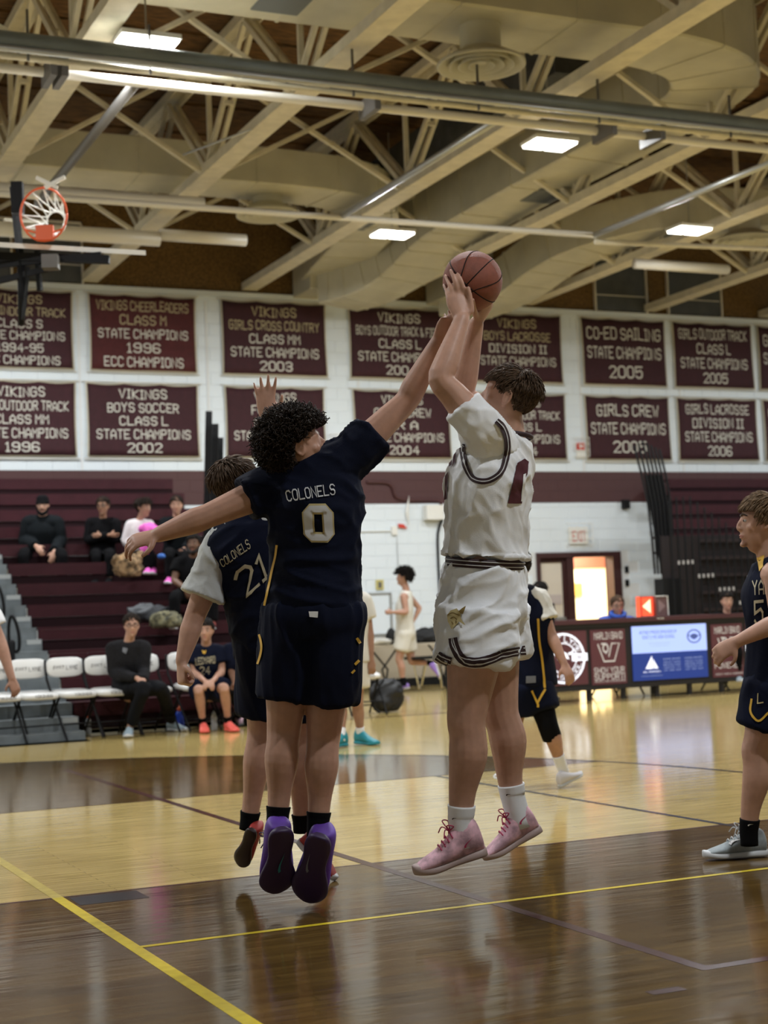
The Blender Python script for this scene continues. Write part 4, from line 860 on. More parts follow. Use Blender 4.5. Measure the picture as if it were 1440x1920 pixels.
def face_parts(T, D, par, brow=BROW, glasses=False, beard=None):
    for s in (-1, 1):
        G().ell(T(s*.031, .0705, .011), D(.0135, 0, 0), D(0, .0135, 0), D(0, 0, .0095), 12, 8).build('eye', EYEW, par, True); G().ell(T(s*.031, .0828, .011), D(.006, 0, 0), D(0, .0035, 0), D(0, 0, .006), 10, 6).build('iris', EYED, par, True)
        G().tube([T(s*.014, .092, .033), T(s*.034, .088, .040), T(s*.052, .070, .032)], [.0035, .0045, .0025], n=6, res=2).build('eyebrow', brow, par, True)
    g = G(); g.tube([T(-.022, .082, -.0565), T(0, .0955, -.055), T(.022, .082, -.0565)], [.002, .0045, .002], n=6, res=2); g.tube([T(-.018, .082, -.063), T(0, .0925, -.064), T(.018, .082, -.063)], [.002, .0055, .002], n=6, res=2); g.build('lips', LIP, par, True)
    if glasses:
        g = G(); th = np.linspace(0, 2*math.pi, 17)
        for s in (-1, 1): g.tube([T(s*.033+.024*math.cos(a), .100-.2*abs(.024*math.cos(a)+.0)*(.4), .010+.018*math.sin(a)) for a in th], .0028, n=5, round_=False); g.tube([T(s*.057, .093, .014), T(s*.078, .04, .016), T(s*.082, -.01, .012)], .0025, n=5)
        g.tube([T(-.01, .104, .013), T(.01, .104, .013)], .0026, n=5); g.build('glasses', BLACKR, par, True)
    if beard:
        g = G(); g.tube([T(-.068, .01, -.02), T(-.055, .05, -.075), T(0, .085, -.108), T(.055, .05, -.075), T(.068, .01, -.02)], [.012, .022, .026, .022, .012], n=10, res=3); g.tube([T(-.03, .09, -.045), T(0, .102, -.042), T(.03, .09, -.045)], .006, n=6); g.build('beard', beard, par, True)
def hair(T, D, par, m, style='short', n=900, L=.035, thick=.0035, line=.055, back=-.06, puff=.0, seed=1, cap=1.0, ear=.028):
    r = random.Random(seed); g = G(); nu, nv = 36, 22; vs = []; idx = {}; fs = []
    def P(th, ph, k):
        x, y, z = math.cos(th)*math.sin(ph), math.sin(th)*math.sin(ph), math.cos(ph); b = (1+puff*(1+.4*z))
        q = np.array((x*.081*b, y*.1005*b-.018, z*.0885*b+.038)); return q*(1)+np.array([0, 0, 0]), (x, y, z)
    def inside(q):
        if q[1] > .05 and q[2] < line-.004: return False
        y = q[1]; lim = line if y > .05 else (lerp(ear, line, (y-.015)/.035) if y > .015 else (ear if y > -.03 else lerp(ear, back, min(1, (-.03-y)/.035))))
        return q[2] > lim+.010*noise.noise(Vector((q[0]*45, q[1]*45, seed*3.1)))
    for i in range(nv+1):
        for j in range(nu):
            q, d = P(2*math.pi*j/nu, math.pi*i/nv, 1); w = 1+.05*noise.noise(Vector(q*38)+Vector((seed, 0, 0))); idx[i, j] = len(vs); vs.append(T(*(q*np.array([w, w, w]))))
    for i in range(nv):
        for j in range(nu):
            q, _ = P(2*math.pi*(j+.5)/nu, math.pi*(i+.5)/nv, 1)
            if inside(q): fs.append((idx[i, j], idx[i, (j+1) % nu], idx[i+1, (j+1) % nu], idx[i+1, j]))
    g.add(vs, fs)
    c0 = 0
    while c0 < n:
        th, ph = r.uniform(0, 2*math.pi), math.acos(r.uniform(-.75, 1)); q, d = P(th, ph, 1)
        if not inside(q): continue
        c0 += 1; d = np.array(d); 
        if style == 'curly':
            a = r.uniform(0, 6.28); rr = r.uniform(.007, .014)*cap; ax = nrm(np.array([r.gauss(0, 1), r.gauss(0, 1), r.gauss(0, 1)])); e = nrm(np.cross(ax, d)+1e-6); e2 = np.cross(ax, e); LL = L*r.uniform(.6, 1.3)
            pts = [T(*(q+d*LL*t*.8+(e*math.cos(a+t*7)+e2*math.sin(a+t*7))*rr*(.5+t*.6))) for t in np.linspace(0, 1, 9)]
            g.tube(pts, np.linspace(thick, thick*.6, 9), n=4, round_=False)
        else:
            # combed strands: down/forward over the crown
            flow = np.array([d[0]*.5+r.gauss(0, .12), (.75 if d[1] > -.2 else -.1)+r.gauss(0, .15), -.55-.5*(1-d[2])]) if style in ('fringe', 'crop') else np.array([d[0]*.3+r.gauss(0, .5), -.25+r.gauss(0, .4), .2+r.gauss(0, .4)])
            flow = nrm(flow-d*(flow@d)); LL = L*r.uniform(.7, 1.25)*(1 if d[2] > .3 else (.25 if style == 'crop' else .6)); lift_ = .10 if style == 'fringe' else .22
            loc = [q+flow*LL*t+d*(.003+LL*lift_*math.sin(t*2.2)) for t in (0, .35, .7, 1)]
            if loc[-1][1] > .045 and loc[-1][2] < line-.012: k_ = max(.15, (q[2]-line+.012)/max(.001, q[2]-loc[-1][2])); loc = [q+flow*LL*k_*t+d*(.003+LL*k_*lift_*math.sin(t*2.2)) for t in (0, .35, .7, 1)]
            pts = [T(*p) for p in loc]
            g.tube(pts, [thick, thick, thick*.8, thick*.25], n=4, round_=False)
    g.build('hair', m, par, True, fix=False)
def shoe(name, heel, toe, up, par, mu, ms, w=1.0, lace=None, high=.0, label=None, sole_t=.03, tall=1.25):
    heel, toe = np.asarray(heel, float), np.asarray(toe, float); L = np.linalg.norm(toe-heel); y = (toe-heel)/L
    if L > .38: L = .30; toe = heel+y*L
    z = nrm(np.asarray(up)-y*(np.asarray(up)@y)); x = np.cross(y, z); k = L/.29*w; hk = L/.29*tall
    T = lambda a, b, c: heel+x*a*k+y*b*L+z*c*hk
    U_ = [(.0, .022, .070), (.025, .031, .092+high), (.10, .036, .104+high), (.22, .037, .104+high), (.36, .038, .092+high*.4), (.52, .043, .068), (.68, .048, .052), (.82, .045, .043), (.93, .034, .034), (.99, .016, .026)]
    rings = []
    for b, hw, h in U_:
        ring = []
        for j in range(16):
            a = 2*math.pi*j/16; ca, sa = math.cos(a), math.sin(a); e = .75 if sa < 0 else 1.0; top = 1-.28*max(0, sa) if b < .5 else 1-.1*max(0, sa)
            ring.append(T(math.copysign(abs(ca)**e, ca)*hw*top, b, .018+(h-.018)*(.5+.5*sa) if sa > -0.2 else .018+(h-.018)*.4*(1+sa)))
        rings.append(ring)
    g = G().loft(rings); s = g.build(name, mu, par, True, label=label)
    md = s.modifiers.new('soft', 'SUBSURF'); md.levels = 1; md.render_levels = 1
    S_ = [(-.02, .012), (.0, .026), (.08, .035), (.2, .036), (.40, .028), (.55, .039), (.7, .051), (.82, .050), (.92, .039), (.98, .022), (1.005, .007)]
    rings = [[T(a*hw*e, b, c+(.012*max(0, b-.75)*3) ) for a, c, e in ((-1, .002, .94), (-1, .010, 1), (-1, sole_t, .97), (1, sole_t, .97), (1, .010, 1), (1, .002, .94))] for b, hw in S_]
    so_ = G().loft(rings).build('sole', ms, s, True); md = so_.modifiers.new('soft', 'SUBSURF'); md.levels = 1; md.render_levels = 1
    if lace:
        g = G()
        for b, h in ((.40, .088), (.46, .079), (.52, .070), (.58, .063)): g.tube([T(-.024, b, h*.92), T(0, b+.01, h+.006), T(.024, b, h*.92)], .003, n=5, res=2)
        for s2 in (-1, 1):
            g.tube([T(.0, .40, .094), T(s2*.03, .44, .118), T(s2*.035, .36, .112), T(0, .40, .095)], .0026, n=5, res=4); g.tube([T(0, .40, .094), T(s2*.02, .47, .106), T(s2*.035, .52, .09)], .0026, n=5, res=3)
        g.build('lace', lace, s, True)
    return s, T
def person(name, label, J, F, U=(0, 0, 1), skin='light', w=1.0, dep=1.0, vox=.008, tw=1.0, hands=None, hscale=1.0, arm=1.0, leg=1.0, base=None, neck=1.0, headok=True, group=None):
    """one continuous body skinned over joints given in metres; J values are 3-D points"""
    J = {k: np.asarray(v, float) for k, v in J.items()}
    lo = min([J[k] for k in J], key=lambda p: p[2]); root = thing(name, label, 'person', base if base is not None else (J['pel'][0], J['pel'][1], lo[2]-.05), group)
    g = G(); ax = nrm(nrm(J['sr']-J['sl'])+nrm(J['hr']-J['hl'])); axs, axh = nrm(J['sr']-J['sl']), nrm(J['hr']-J['hl'])
    pel, che, nk = J['pel'], J['che'], J['nk']; up0 = nrm(che-pel)
    P = [pel-up0*.08, pel, lerp(pel, che, .38), lerp(pel, che, .72), che, lerp(che, nk, .5), lerp(che, nk, .85), nk]
    A = [axh, axh, lerp(axh, axs, .4), lerp(axh, axs, .7), axs, axs, axs, axs]
    J['_tor'] = (P, A)
    g.tube(P, np.array([.10, .160, .140, .155, .168, .150, .085, .058])*w, np.array([.085, .115, .100, .110, .118, .098, .068, .058])*w*dep, np.array(A), n=20, res=3)
    hc = J['head']; g.tube([lerp(che, nk, .8), nk, lerp(nk, hc, .45), lerp(nk, hc, .85)], np.array([.062, .058, .054, .052])*w*neck, n=14, res=2)
    T, D, M = head(g, hc, F, U, hscale)
    for s in 'lr':
        S, E, Wr = J['s'+s], J['e'+s], J['w'+s]; c_ = lerp(che, nk, .62)
        g.tube([c_, lerp(c_, S, .6), S], np.array([.07, .068, .062])*w*arm, n=12, res=2)
        g.tube([S, lerp(S, E, .3), lerp(S, E, .7), E, lerp(E, Wr, .25), lerp(E, Wr, .65), Wr], np.array([.058, .054, .046, .041, .043, .034, .026])*w*arm, n=14, res=3)
        H_ = (hands or {}).get(s)
        if H_ is None: f = nrm(Wr-E); H_ = dict(f=f, n=np.cross(f, axs), side=np.cross(f, np.cross(f, axs)), curl=28)
        if H_ != 'none': hand(g, Wr, H_['f'], H_['n'], H_['side'], H_.get('curl', 25), H_.get('sc', 1.0)*w, H_.get('tips'), H_.get('spread', 1), H_.get('thumb', 1))
        h, k, a = J['h'+s], J['k'+s], J['a'+s]; bk = -nrm(np.cross(k-h, axh)); bk = bk if bk@nrm(F) < 0 else -bk
        g.tube([h, lerp(h, k, .35), lerp(h, k, .8), k, lerp(k, a, .15)+bk*.01, lerp(k, a, .35)+bk*.015, lerp(k, a, .7), a], np.array([.088, .082, .062, .056, .054, .056, .040, .034])*w*leg, n=16, res=3)
        t = J.get('t'+s)
    me = remesh(g, vox, 3 if vox < .01 else 2); body = link('body', me, SKIN[skin], root, True)
    J['_T'], J['_D'], J['root'], J['body'], J['w'], J['dep'], J['ax'], J['arm'], J['leg'] = T, D, root, body, w, dep, (axh, axs), arm, leg
    return J
def top(J, name, m, hem=.05, sleeve=.5, loose=.02, amp=.006, vox=.010, sc=9, fold=(0, 0, 1), wide=1.0, tank=False, flare=1.12, cuff=1.35, seed=0.0, drop=0.0, extra=None, sm=6):
    pel, che, nk = J['pel'], J['che'], J['nk']; w, dp = J['w'], J['dep']; axh, axs = J['ax']; up0 = nrm(che-pel); q = loose
    P = [pel-up0*hem, lerp(pel-up0*hem, lerp(pel, che, .42), .3), lerp(pel, che, .42), lerp(pel, che, .72), che, lerp(che, nk, .5), lerp(che, nk, .82), lerp(che, nk, 1.02)]
    A = [axh, axh, lerp(axh, axs, .4), lerp(axh, axs, .7), axs, axs, axs, axs]; g = G()
    g.tube(P, np.array([.160*flare, .158*flare*.97, .150, .158, .170, .152, .10, .072])*w*wide+q*np.array([1, 1, 1.1, 1, .9, .7, .5, .3]), np.array([.118*flare, .115*flare, .106, .112, .120, .100, .080, .072])*w*dp+q*np.array([1, 1, 1.1, 1, .9, .7, .5, .3]), np.array(A), n=26, res=4, round_=False)
    if not tank:
        for s in 'lr':
            S, E, Wr = J['s'+s], J['e'+s], J['w'+s]; c_ = lerp(che, nk, .62); g.tube([c_, lerp(c_, S, .6), S], np.array([.07, .068, .062])*w*J['arm']+q*.75, n=14, res=2)
            if sleeve <= 1: pts, rr = [S, lerp(S, E, sleeve*.5), lerp(S, E, sleeve)], np.array([.060, .058*lerp(1, cuff, .5), .054*cuff])*w*J['arm']+q*.7
            else: pts, rr = [S, lerp(S, E, .5), E, lerp(E, Wr, .5), lerp(E, Wr, sleeve-1)], np.array([.060, .054, .046, .043, .034])*w*J['arm']+q*.7
            g.tube(pts, rr, n=16, res=3, round_=False)
    else:
        for s in 'lr': c_ = lerp(che, nk, .7); g.tube([c_, lerp(c_, J['s'+s], .72)], np.array([.06, .058])*w+q*.4, n=12, round_=False)
    if extra: extra(g)
    me = remesh(g, vox, sm)
    if amp: wrinkle(me, amp, sc, fold, seed)
    return link(name, me, m, J['root'], True)
def bottom(J, name, m, length=.75, loose=.03, flare=1.2, amp=.006, vox=.010, rise=.10, sc=8, wide=1.0, seed=3.0, fold=(0, 0, 1), top_w=1.0):
    pel, che = J['pel'], J['che']; w, dp = J['w'], J['dep']; axh, _ = J['ax']; up0 = nrm(che-pel); g = G(); q = loose
    g.tube([pel-up0*.10, pel-up0*.03, pel+up0*.04, pel+up0*rise*.8, pel+up0*rise], np.array([.150, .166, .164, .150*top_w, .146*top_w])*w*wide+q*np.array([.7, 1, .8, .4, .3]), np.array([.105, .124, .120, .108*top_w, .104*top_w])*w*dp+q*np.array([.7, 1, .8, .4, .3]), axh, n=26, res=3, round_=False)
    hw = (.166*w*wide+q)
    for s in 'lr':
        h, k, a = J['h'+s], J['k'+s], J['a'+s]; side = nrm(h-(J['hl']+J['hr'])/2)
        if length <= 1:
            off = np.linalg.norm(h-(J['hl']+J['hr'])/2); r0 = max(.088*w*J['leg']+q*.5, min(hw-off, .125)); r1 = max(.080*w*J['leg']*flare+q*.4, r0*flare*.95)
            g.tube([h+up0*.03, lerp(h, k, length*.4), lerp(h, k, length*.75), lerp(h, k, length)], [r0, lerp(r0, r1, .4), lerp(r0, r1, .75), r1], np.array([r0, lerp(r0, r1, .4), lerp(r0, r1, .75), r1])*np.array([1.22, 1.2, 1.12, 1.08]), axh, n=22, res=3, round_=False)
        else:
            g.tube([lerp(h, pel, .2), lerp(h, k, .4), k, lerp(k, a, .4), lerp(k, a, length-1)], np.array([.092, .082, .060, .057, .046*flare])*w*J['leg']+q*.5, n=18, res=3, round_=False)
    me = remesh(g, vox, 24)
    if amp: wrinkle(me, amp, sc, fold, seed)
    return link(name, me, m, J['root'], True)
def sock(J, s, m, t0=.72, w=1.0, label=None, into=None):
    k, a = J['k'+s], J['a'+s]; r = J['w']*J['leg']*w; e = a+nrm(a-k)*.05 if into is None else np.asarray(into, float); n = 9
    P = cr(np.array([lerp(k, a, t0), lerp(k, a, (1+t0)/2), a, e]), 4); m_ = len(P); R_ = [(.0385*lerp(1, .84, i/m_)*(1+.012*(i % 2)))*r+.0025 for i in range(m_)]
    return G().tube(P, R_, n=18, round_=False).build('sock', m, J['root'], True, label=label)
def collar(J, m, r=.084, t=.009, name='collar_trim', k=-.03):
    c = lerp(J['nk'], J['head'], k); n = nrm(lerp(nrm(J['nk']-J['che']), nrm(J['_D'](0, .6, 1)), .45)); a = nrm(np.cross(n, FW)); b = np.cross(n, a); w = J['w']
    return G().tube([c+(a*math.cos(x)+b*math.sin(x))*r*w for x in np.linspace(0, 2*math.pi, 29)], t, n=8, round_=False).build(name, m, J['root'], True)
def waistband(J, m, m2, rise, loose, wide=1.0, top_w=1.0, h=.036, e=.004):
    pel, che = J['pel'], J['che']; up0 = nrm(che-pel); axh = J['ax'][0]; w, dp = J['w'], J['dep']; A_, B_ = .146*top_w*w*wide+loose*.3+e, .104*top_w*w*dp+loose*.3+e
    def ring(z0, z1, q, nm, mm, par): return G().tube([pel+up0*z0, pel+up0*(z0+z1)/2, pel+up0*z1], [A_+q]*3, [B_+q]*3, axh, n=40, round_=False).build(nm, mm, par, True)
    b = ring(rise-.012, rise-.012+h, 0, 'waistband', m, J['root'])
    for k in (.25, .68): ring(rise-.012+h*k, rise-.012+h*k+.0035, .0025, 'waist_stripe', m2, b)
def J3(d0, **k):
    """joints from photo pixels plus depth (metres from the camera) offsets"""
    return {n: (PD(v[0], v[1], d0+(v[2] if len(v) > 2 else 0)) if len(v) < 4 else np.array(v[:3])) for n, v in k.items()}
def dec(name, polys, objs, m, par, **k):
    v, f = [], []
    for pv, pf in polys: o = len(v); v += [tuple(p) for p in pv]; f += [tuple(i+o for i in t) for t in pf]
    return decal(name, v, f, bvh_of(objs), m, par, **k)
def qt(s, TL, TR, BR, BL):
    v, f = text2d(s); return quad(v, TL, TR, BR, BL), f
def tri(pv):
    v, f = poly2d(pv); bm = bmesh.new(); bm.faces.new([bm.verts.new((p[0], p[1], 0)) for p in v]); bmesh.ops.triangulate(bm, faces=bm.faces); bm.verts.index_update()
    out = [tuple(x.index for x in q.verts) for q in bm.faces]; bm.free(); return v, out
PURP = mat('purple_upper', (.11, .035, .34), .55, noise_amt=.35, scale=9); PSOLE = mat('dark_purple_sole', (.032, .012, .060), .5); PINK = mat('pink_marbled_upper', (.66, .40, .47), .6, noise_amt=.42, scale=22); PKS = mat('pale_rubber_sole', (.42, .31, .29), .5); PKL = mat('crimson_lace', (.42, .03, .10), .6)
GRS = mat('grey_mesh_upper', (.27, .31, .33), .6, noise_amt=.1, scale=60); WSO = mat('white_rubber', (.62, .64, .66), .45); REDU = mat('red_upper', (.38, .03, .025), .5); BSOLE = mat('black_red_sole', (.02, .006, .006), .5); TEAL = mat('teal_upper', (.01, .24, .30), .5); CORAL = mat('coral_upper', (.95, .16, .13), .5); LILAC = mat('lilac_upper', (.30, .18, .55), .55); WUP = mat('white_upper', (.70, .68, .72), .5); PBL = mat('pale_blue_upper', (.33, .42, .48), .6)
SWC = mat('teal_print', (.02, .22, .25), .4)
def swoosh(x0, y0, x1, y1, h):
    a, b = np.array((x0, y0)), np.array((x1, y1)); t = nrm(b-a); n = np.array((-t[1], t[0])); L = np.linalg.norm(b-a)
    return tri([a, a+t*L*.12-n*h*.6, a+t*L*.35-n*h*.7, b, a+t*L*.4-n*h*.15, a+t*L*.2+n*h*.15, a+t*L*.12+n*h*.6])
# ---------------------------------------------------------------- the shooter in white
d = 6.2
A = J3(d, pel=(905, 1128, .16), che=(918, 905, .16), nk=(955, 815, .16), head=(950, 750, .16), sl=(900, 800, -.02), sr=(925, 790, .34), el=(826, 712, -.04), er=(866, 742, .34), wl=(866, 598, .06), wr=(893, 606, .27),
       hl=(898, 1158, .06), hr=(916, 1152, .27), kl=(874, 1352, .02), kr=(938, 1338, .26), al=(864, 1540, .02), ar=(962, 1496, .26), tl=(820, 1615, .0), tr=(930, 1580, .26))
Bc = PD(886, 527, d+.20)
tl_ = [PD(859, 512, d+.105), PD(845, 507, d+.115), PD(835, 517, d+.14), PD(832, 534, d+.16), PD(878, 540, d+.075)]
tr_ = [PD(932, 552, d+.30), PD(926, 549, d+.27), PD(914, 549, d+.22), PD(905, 556, d+.18), PD(886, 562, d+.10)]
F = cdir(-.95, .22, .22)
A = person('person', 'jump shooter in white jersey and white shorts holding the basketball overhead', A, F, cdir(.25, 1, .0), 'fair', w=1.1, dep=1.12, vox=.0055, leg=1.25, arm=1.1, hscale=1.02, hands=dict(
    l=dict(f=PD(850, 535, d+.1)-PD(866, 598, d+.06), n=-FW+RT*.15, side=RT, tips=tl_, sc=1.02), r=dict(f=PD(918, 565, d+.26)-PD(893, 606, d+.27), n=RT*.5-UP*.8-FW*.35, side=-RT-UP*.1-FW*.6, tips=tr_, sc=1.0)))
R0 = A['root']
hair(A['_T'], A['_D'], R0, HAIR['brown'], 'crop', 3600, .048, .0020, .066, -.10, .02, 3, ear=.018)
jer = top(A, 'jersey', WJER, hem=-.185, tank=True, loose=.028, amp=.016, vox=.008, sc=10, fold=RT*.55-UP*.8+FW*.1, wide=.98, flare=1.06, seed=2.2, sm=8)
def sleeve(J, s, m, f0=.62, cuff=1.2, q=.016):
    g = G(); S, E = J['s'+s], J['e'+s]; c_ = lerp(J['che'], J['nk'], .45); g.tube([c_, lerp(c_, S, .55), S, lerp(S, E, f0*.55), lerp(S, E, f0)], np.array([.085, .082, .066, .060, .058*cuff])*J['w']+q, n=18, res=3, round_=False)
    me = remesh(g, .008, 6); wrinkle(me, .009, 13, RT*.5-UP*.8, 4.0); return link('undershirt_sleeve', me, m, J['root'], True)
sl1 = sleeve(A, 'l', WTEE, .46, 1.08); sl2 = sleeve(A, 'r', WTEE, .42, 1.08)
sho = bottom(A, 'shorts', WSH, .46, .030, 1.10, amp=.018, vox=.008, rise=.15, sc=9, wide=.98, seed=7.7, fold=RT*.8+UP*.45, top_w=1.14)
arm_ = [(930, 789), (940, 799), (948, 816), (951, 838), (947, 866), (936, 889), (913, 902), (890, 899), (876, 880), (869, 855), (868, 832)]
tg = [jer, sl1, A['body']]
dec('armhole_trim', [ribbon2d(arm_, 11)], tg, MTRIM, jer, lift=.004)
g1 = dec('trim_stripe', [ribbon2d(arm_, 1.8)], tg, SILV2, jer, lift=.0065)
collar(A, MTRIM, .080, .010)
dec('back_number', [tri([(969, 868), (983, 860), (990, 866), (988, 890), (980, 902), (977, 944), (951, 944), (962, 900)])], [jer], MNUM, jer, lift=.004)
dec('number_gap', [tri([(980, 890), (985, 888), (979, 938), (975, 940)])], [jer], WPR, jer, lift=.0055)
dec('front_lettering', [tri([(852, 848), (857, 842), (855, 866), (849, 876)]), tri([(836, 892), (842, 884), (839, 935), (834, 938)]), tri([(843, 862), (849, 852), (848, 872), (843, 876)])], [jer], MNUM, jer, lift=.004)
waistband(A, MTRIM, SILV2, .15, .030, .98, 1.14)
def hem(dy, w, m, nm, lift):
    R = [ribbon2d([(821, 1229+dy), (832, 1236+dy), (846, 1241+dy)], w), ribbon2d([(850+dy*.4, 1196), (853+dy*.5, 1212), (862+dy*.3, 1230+dy*.6), (876, 1240+dy), (900, 1241+dy), (925, 1234+dy), (940, 1227+dy)], w), ribbon2d([(940, 1227+dy), (960, 1223+dy), (984, 1219+dy)], w)]
    for r_ in R: dec(nm, [r_], [sho], m, sho, lift=lift)
hem(0, 17, MTRIM, 'hem_trim', .004); hem(-4, 1.8, SILV2, 'hem_stripe', .0065); hem(3.5, 1.8, SILV2, 'hem_stripe', .0065)
# shorts emblem: gold horned helmet head as printed on the leg
dec('emblem', [tri([(841, 1166), (839, 1154), (846, 1145), (857, 1142), (864, 1148), (865, 1158), (872, 1172), (862, 1166), (857, 1172), (848, 1180)])], [sho], GOLDP, sho, lift=.004)
dec('emblem_line', [tri([(861, 1146), (874, 1138), (869, 1152), (864, 1150)]), ribbon2d([(840, 1154), (850, 1150), (863, 1154)], 2), ribbon2d([(846, 1160), (852, 1157), (858, 1163)], 2), ribbon2d([(848, 1166), (851, 1172)], 2), ribbon2d([(856, 1164), (857, 1170)], 2)], [sho], BROWNP, sho, lift=.0055)
for s, hp_, tp_, lab in (('l', (912, 1592, .03), (778, 1648, -.03), None), ('r', (1016, 1548, .27), (910, 1620, .22), None)):
    so = sock(A, s, WTEE, .84, 1.0, into=lerp(PD(hp_[0], hp_[1]+4, d+hp_[2]), PD(tp_[0], tp_[1], d+tp_[2]), .33)+nrm(A['k'+s]-A['a'+s])*.05); up_ = nrm(A['k'+s]-A['a'+s])
    sh_, _ = shoe('shoe', PD(hp_[0], hp_[1]+12, d+hp_[2]), PD(tp_[0], tp_[1], d+tp_[2]), up_+RT*.25, R0, PINK, PKS, 1.15, PKL, .014, tall=1.45)
    ax_, ay_ = ((860, 1538) if s == 'l' else (961, 1493))
    dec('sock_logo', [swoosh(ax_-12, ay_-2, ax_-3, ay_-4, 2.5)], [so], MTRIM, so, lift=.002)
    x0, y0 = (hp_[0], hp_[1]); dec('shoe_mark', [swoosh(x0-42, y0-2, x0-26, y0-22, 4)], [sh_], PKL, sh_, lift=.003)
# the basketball
ball = thing('basketball', 'orange brown basketball held high in both hands of the shooter', 'ball', Bc)
g = G(); g.ell(Bc, (.121, 0, 0), (0, .121, 0), (0, 0, .121), 40, 24); g.build('ball_skin', mat('ball_leather', (.23, .062, .034), .6, noise_amt=.12, scale=30, bump=.35, bscale=500), ball, True)
Q = np.stack([nrm(RT*.72-UP*.69), nrm(RT*.5+UP*.5-FW*.70), np.zeros(3)], 1); q0 = Q[:, 0]; q1 = nrm(Q[:, 1]-q0*(Q[:, 1]@q0)); q2 = np.cross(q0, q1); g = G(); th = np.linspace(0, 2*math.pi, 49)
rr = .1208
for a, b in ((q0, q2*.92+q1*.4), (q1, q2)): b = nrm(b-a*(a@b)); g.tube([Bc+(a*math.cos(t)+b*math.sin(t))*rr for t in th], .0022, n=5, round_=False)
for s in (-1, 1): g.tube([Bc+nrm(q1*math.cos(t)*.78+q2*math.sin(t)*.78*1.0+q0*s*(.42+.25*math.cos(2*t)))*rr for t in th], .0022, n=5, round_=False)
g.build('seam', BLACKR, ball)
# ---------------------------------------------------------------- the defender, number 0
d = 6.25
B = J3(d, pel=(588, 1150, .06), che=(590, 940, .08), nk=(572, 872, .08), head=(562, 842, .06), sl=(512, 915, .10), sr=(655, 858, .10), el=(388, 968, .0), er=(762, 752, .14), wl=(296, 1003, -.04), wr=(822, 640, .10),
       hl=(546, 1185, .08), hr=(622, 1185, .08), kl=(532, 1372, .10), kr=(606, 1385, .10), al=(521, 1528, .06), ar=(597, 1538, .06), tl=(519, 1640, .1), tr=(578, 1660, .1))
trr = [PD(848, 588, d+.05), PD(839, 585, d+.08), PD(826, 607, d+.10), PD(832, 617, d+.13), PD(850, 604, d+.0)]
B = person('person', 'defender in navy number 0 jersey seen from behind reaching for the ball', B, cdir(.93, .34, .16), cdir(-.38, 1, -.1), 'light', w=1.06, dep=1.0, vox=.0055, arm=1.14, leg=1.16, hscale=1.0, hands=dict(
    l=dict(f=PD(262, 1012, d-.06)-PD(296, 1003, d-.04), n=UP*.8-FW*.6, side=-FW*.2-UP*.8, curl=35), r=dict(f=PD(838, 608, d+.08)-PD(822, 640, d+.10), n=-FW*.8+RT*.4, side=RT*.8-UP*.3, curl=10, sc=.96, tips=[PD(848, 588, d+.06), PD(841, 584, d+.08), PD(834, 590, d+.10), PD(828, 601, d+.12), PD(851, 607, d+.03)])))
R1 = B['root']
hair(B['_T'], B['_D'], R1, HAIR['dark'], 'curly', 2900, .055, .0030, .06, -.10, .17, 11, 1.0, ear=.03)
jer = top(B, 'jersey', NAVY, hem=.03, sleeve=.42, loose=.026, amp=.012, vox=.009, sc=9, fold=RT*.9-UP*.25, flare=1.06, cuff=1.18, seed=5.0, wide=.97)
sho = bottom(B, 'shorts', NAVY, .66, .034, 1.10, amp=.012, vox=.009, rise=.06, sc=8, wide=1.0, seed=1.3)
T0 = [jer, B['body']]
dec('lettering', [qt('COLONELS', (535, 920), (627, 907), (629, 928), (540, 941))], [jer], SILV2, jer, lift=.004)
def zero(x0, y0, x1, y1, sk, wt, e):
    o = [(-.0-e, .2), (.22, 0-e), (.78, 0-e), (1+e, .2), (1+e, .8), (.78, 1+e), (.22, 1+e), (0-e, .8)]; i = [(wt+e, .22+e), (wt+e, .22+e), (1-wt-e, .22+e), (1-wt-e, .22+e), (1-wt-e, .78-e), (1-wt-e, .78-e), (wt+e, .78-e), (wt+e, .78-e)]
    mp = lambda p: (x0+(x1-x0)*p[0]+sk*p[1], y0+(y1-y0)*p[1]); V = np.array([mp(p) for p in o+i]); return V, [(k, (k+1) % 8, 8+(k+1) % 8, 8+k) for k in range(8)]
dec('number', [zero(568, 947, 622, 1015, 4, .33, .035)], [jer], GOLDP, jer, lift=.004); dec('number_face', [zero(568, 947, 622, 1015, 4, .33, -.02)], [jer], SILV2, jer, lift=.006)
dec('side_piping', [ribbon2d([(520, 1022), (517, 1045), (511, 1070), (506, 1095), (499, 1125), (494, 1150)], 4)], [jer], GOLD, jer, lift=.004)
for r_ in [ribbon2d([(481, 1172), (490, 1200), (491, 1220), (484, 1245), (472, 1266), (460, 1250), (452, 1234)], 4), ribbon2d([(472, 1264), (476, 1280), (480, 1298)], 4), ribbon2d([(668, 1196), (674, 1206)], 5), ribbon2d([(664, 1246), (672, 1238)], 5), ribbon2d([(658, 1262), (664, 1256)], 4)]: dec('leg_piping', [r_], [sho], GOLD, sho, lift=.004)
dec('emblem', [qt('L', (466, 1201), (480, 1200), (479, 1224), (464, 1225))], [sho], GOLDP, sho, lift=.004)
dec('size_tag', [poly2d([(579, 1147), (597, 1147), (596, 1158), (581, 1157)])], [sho, jer], WPR, sho, lift=.006)
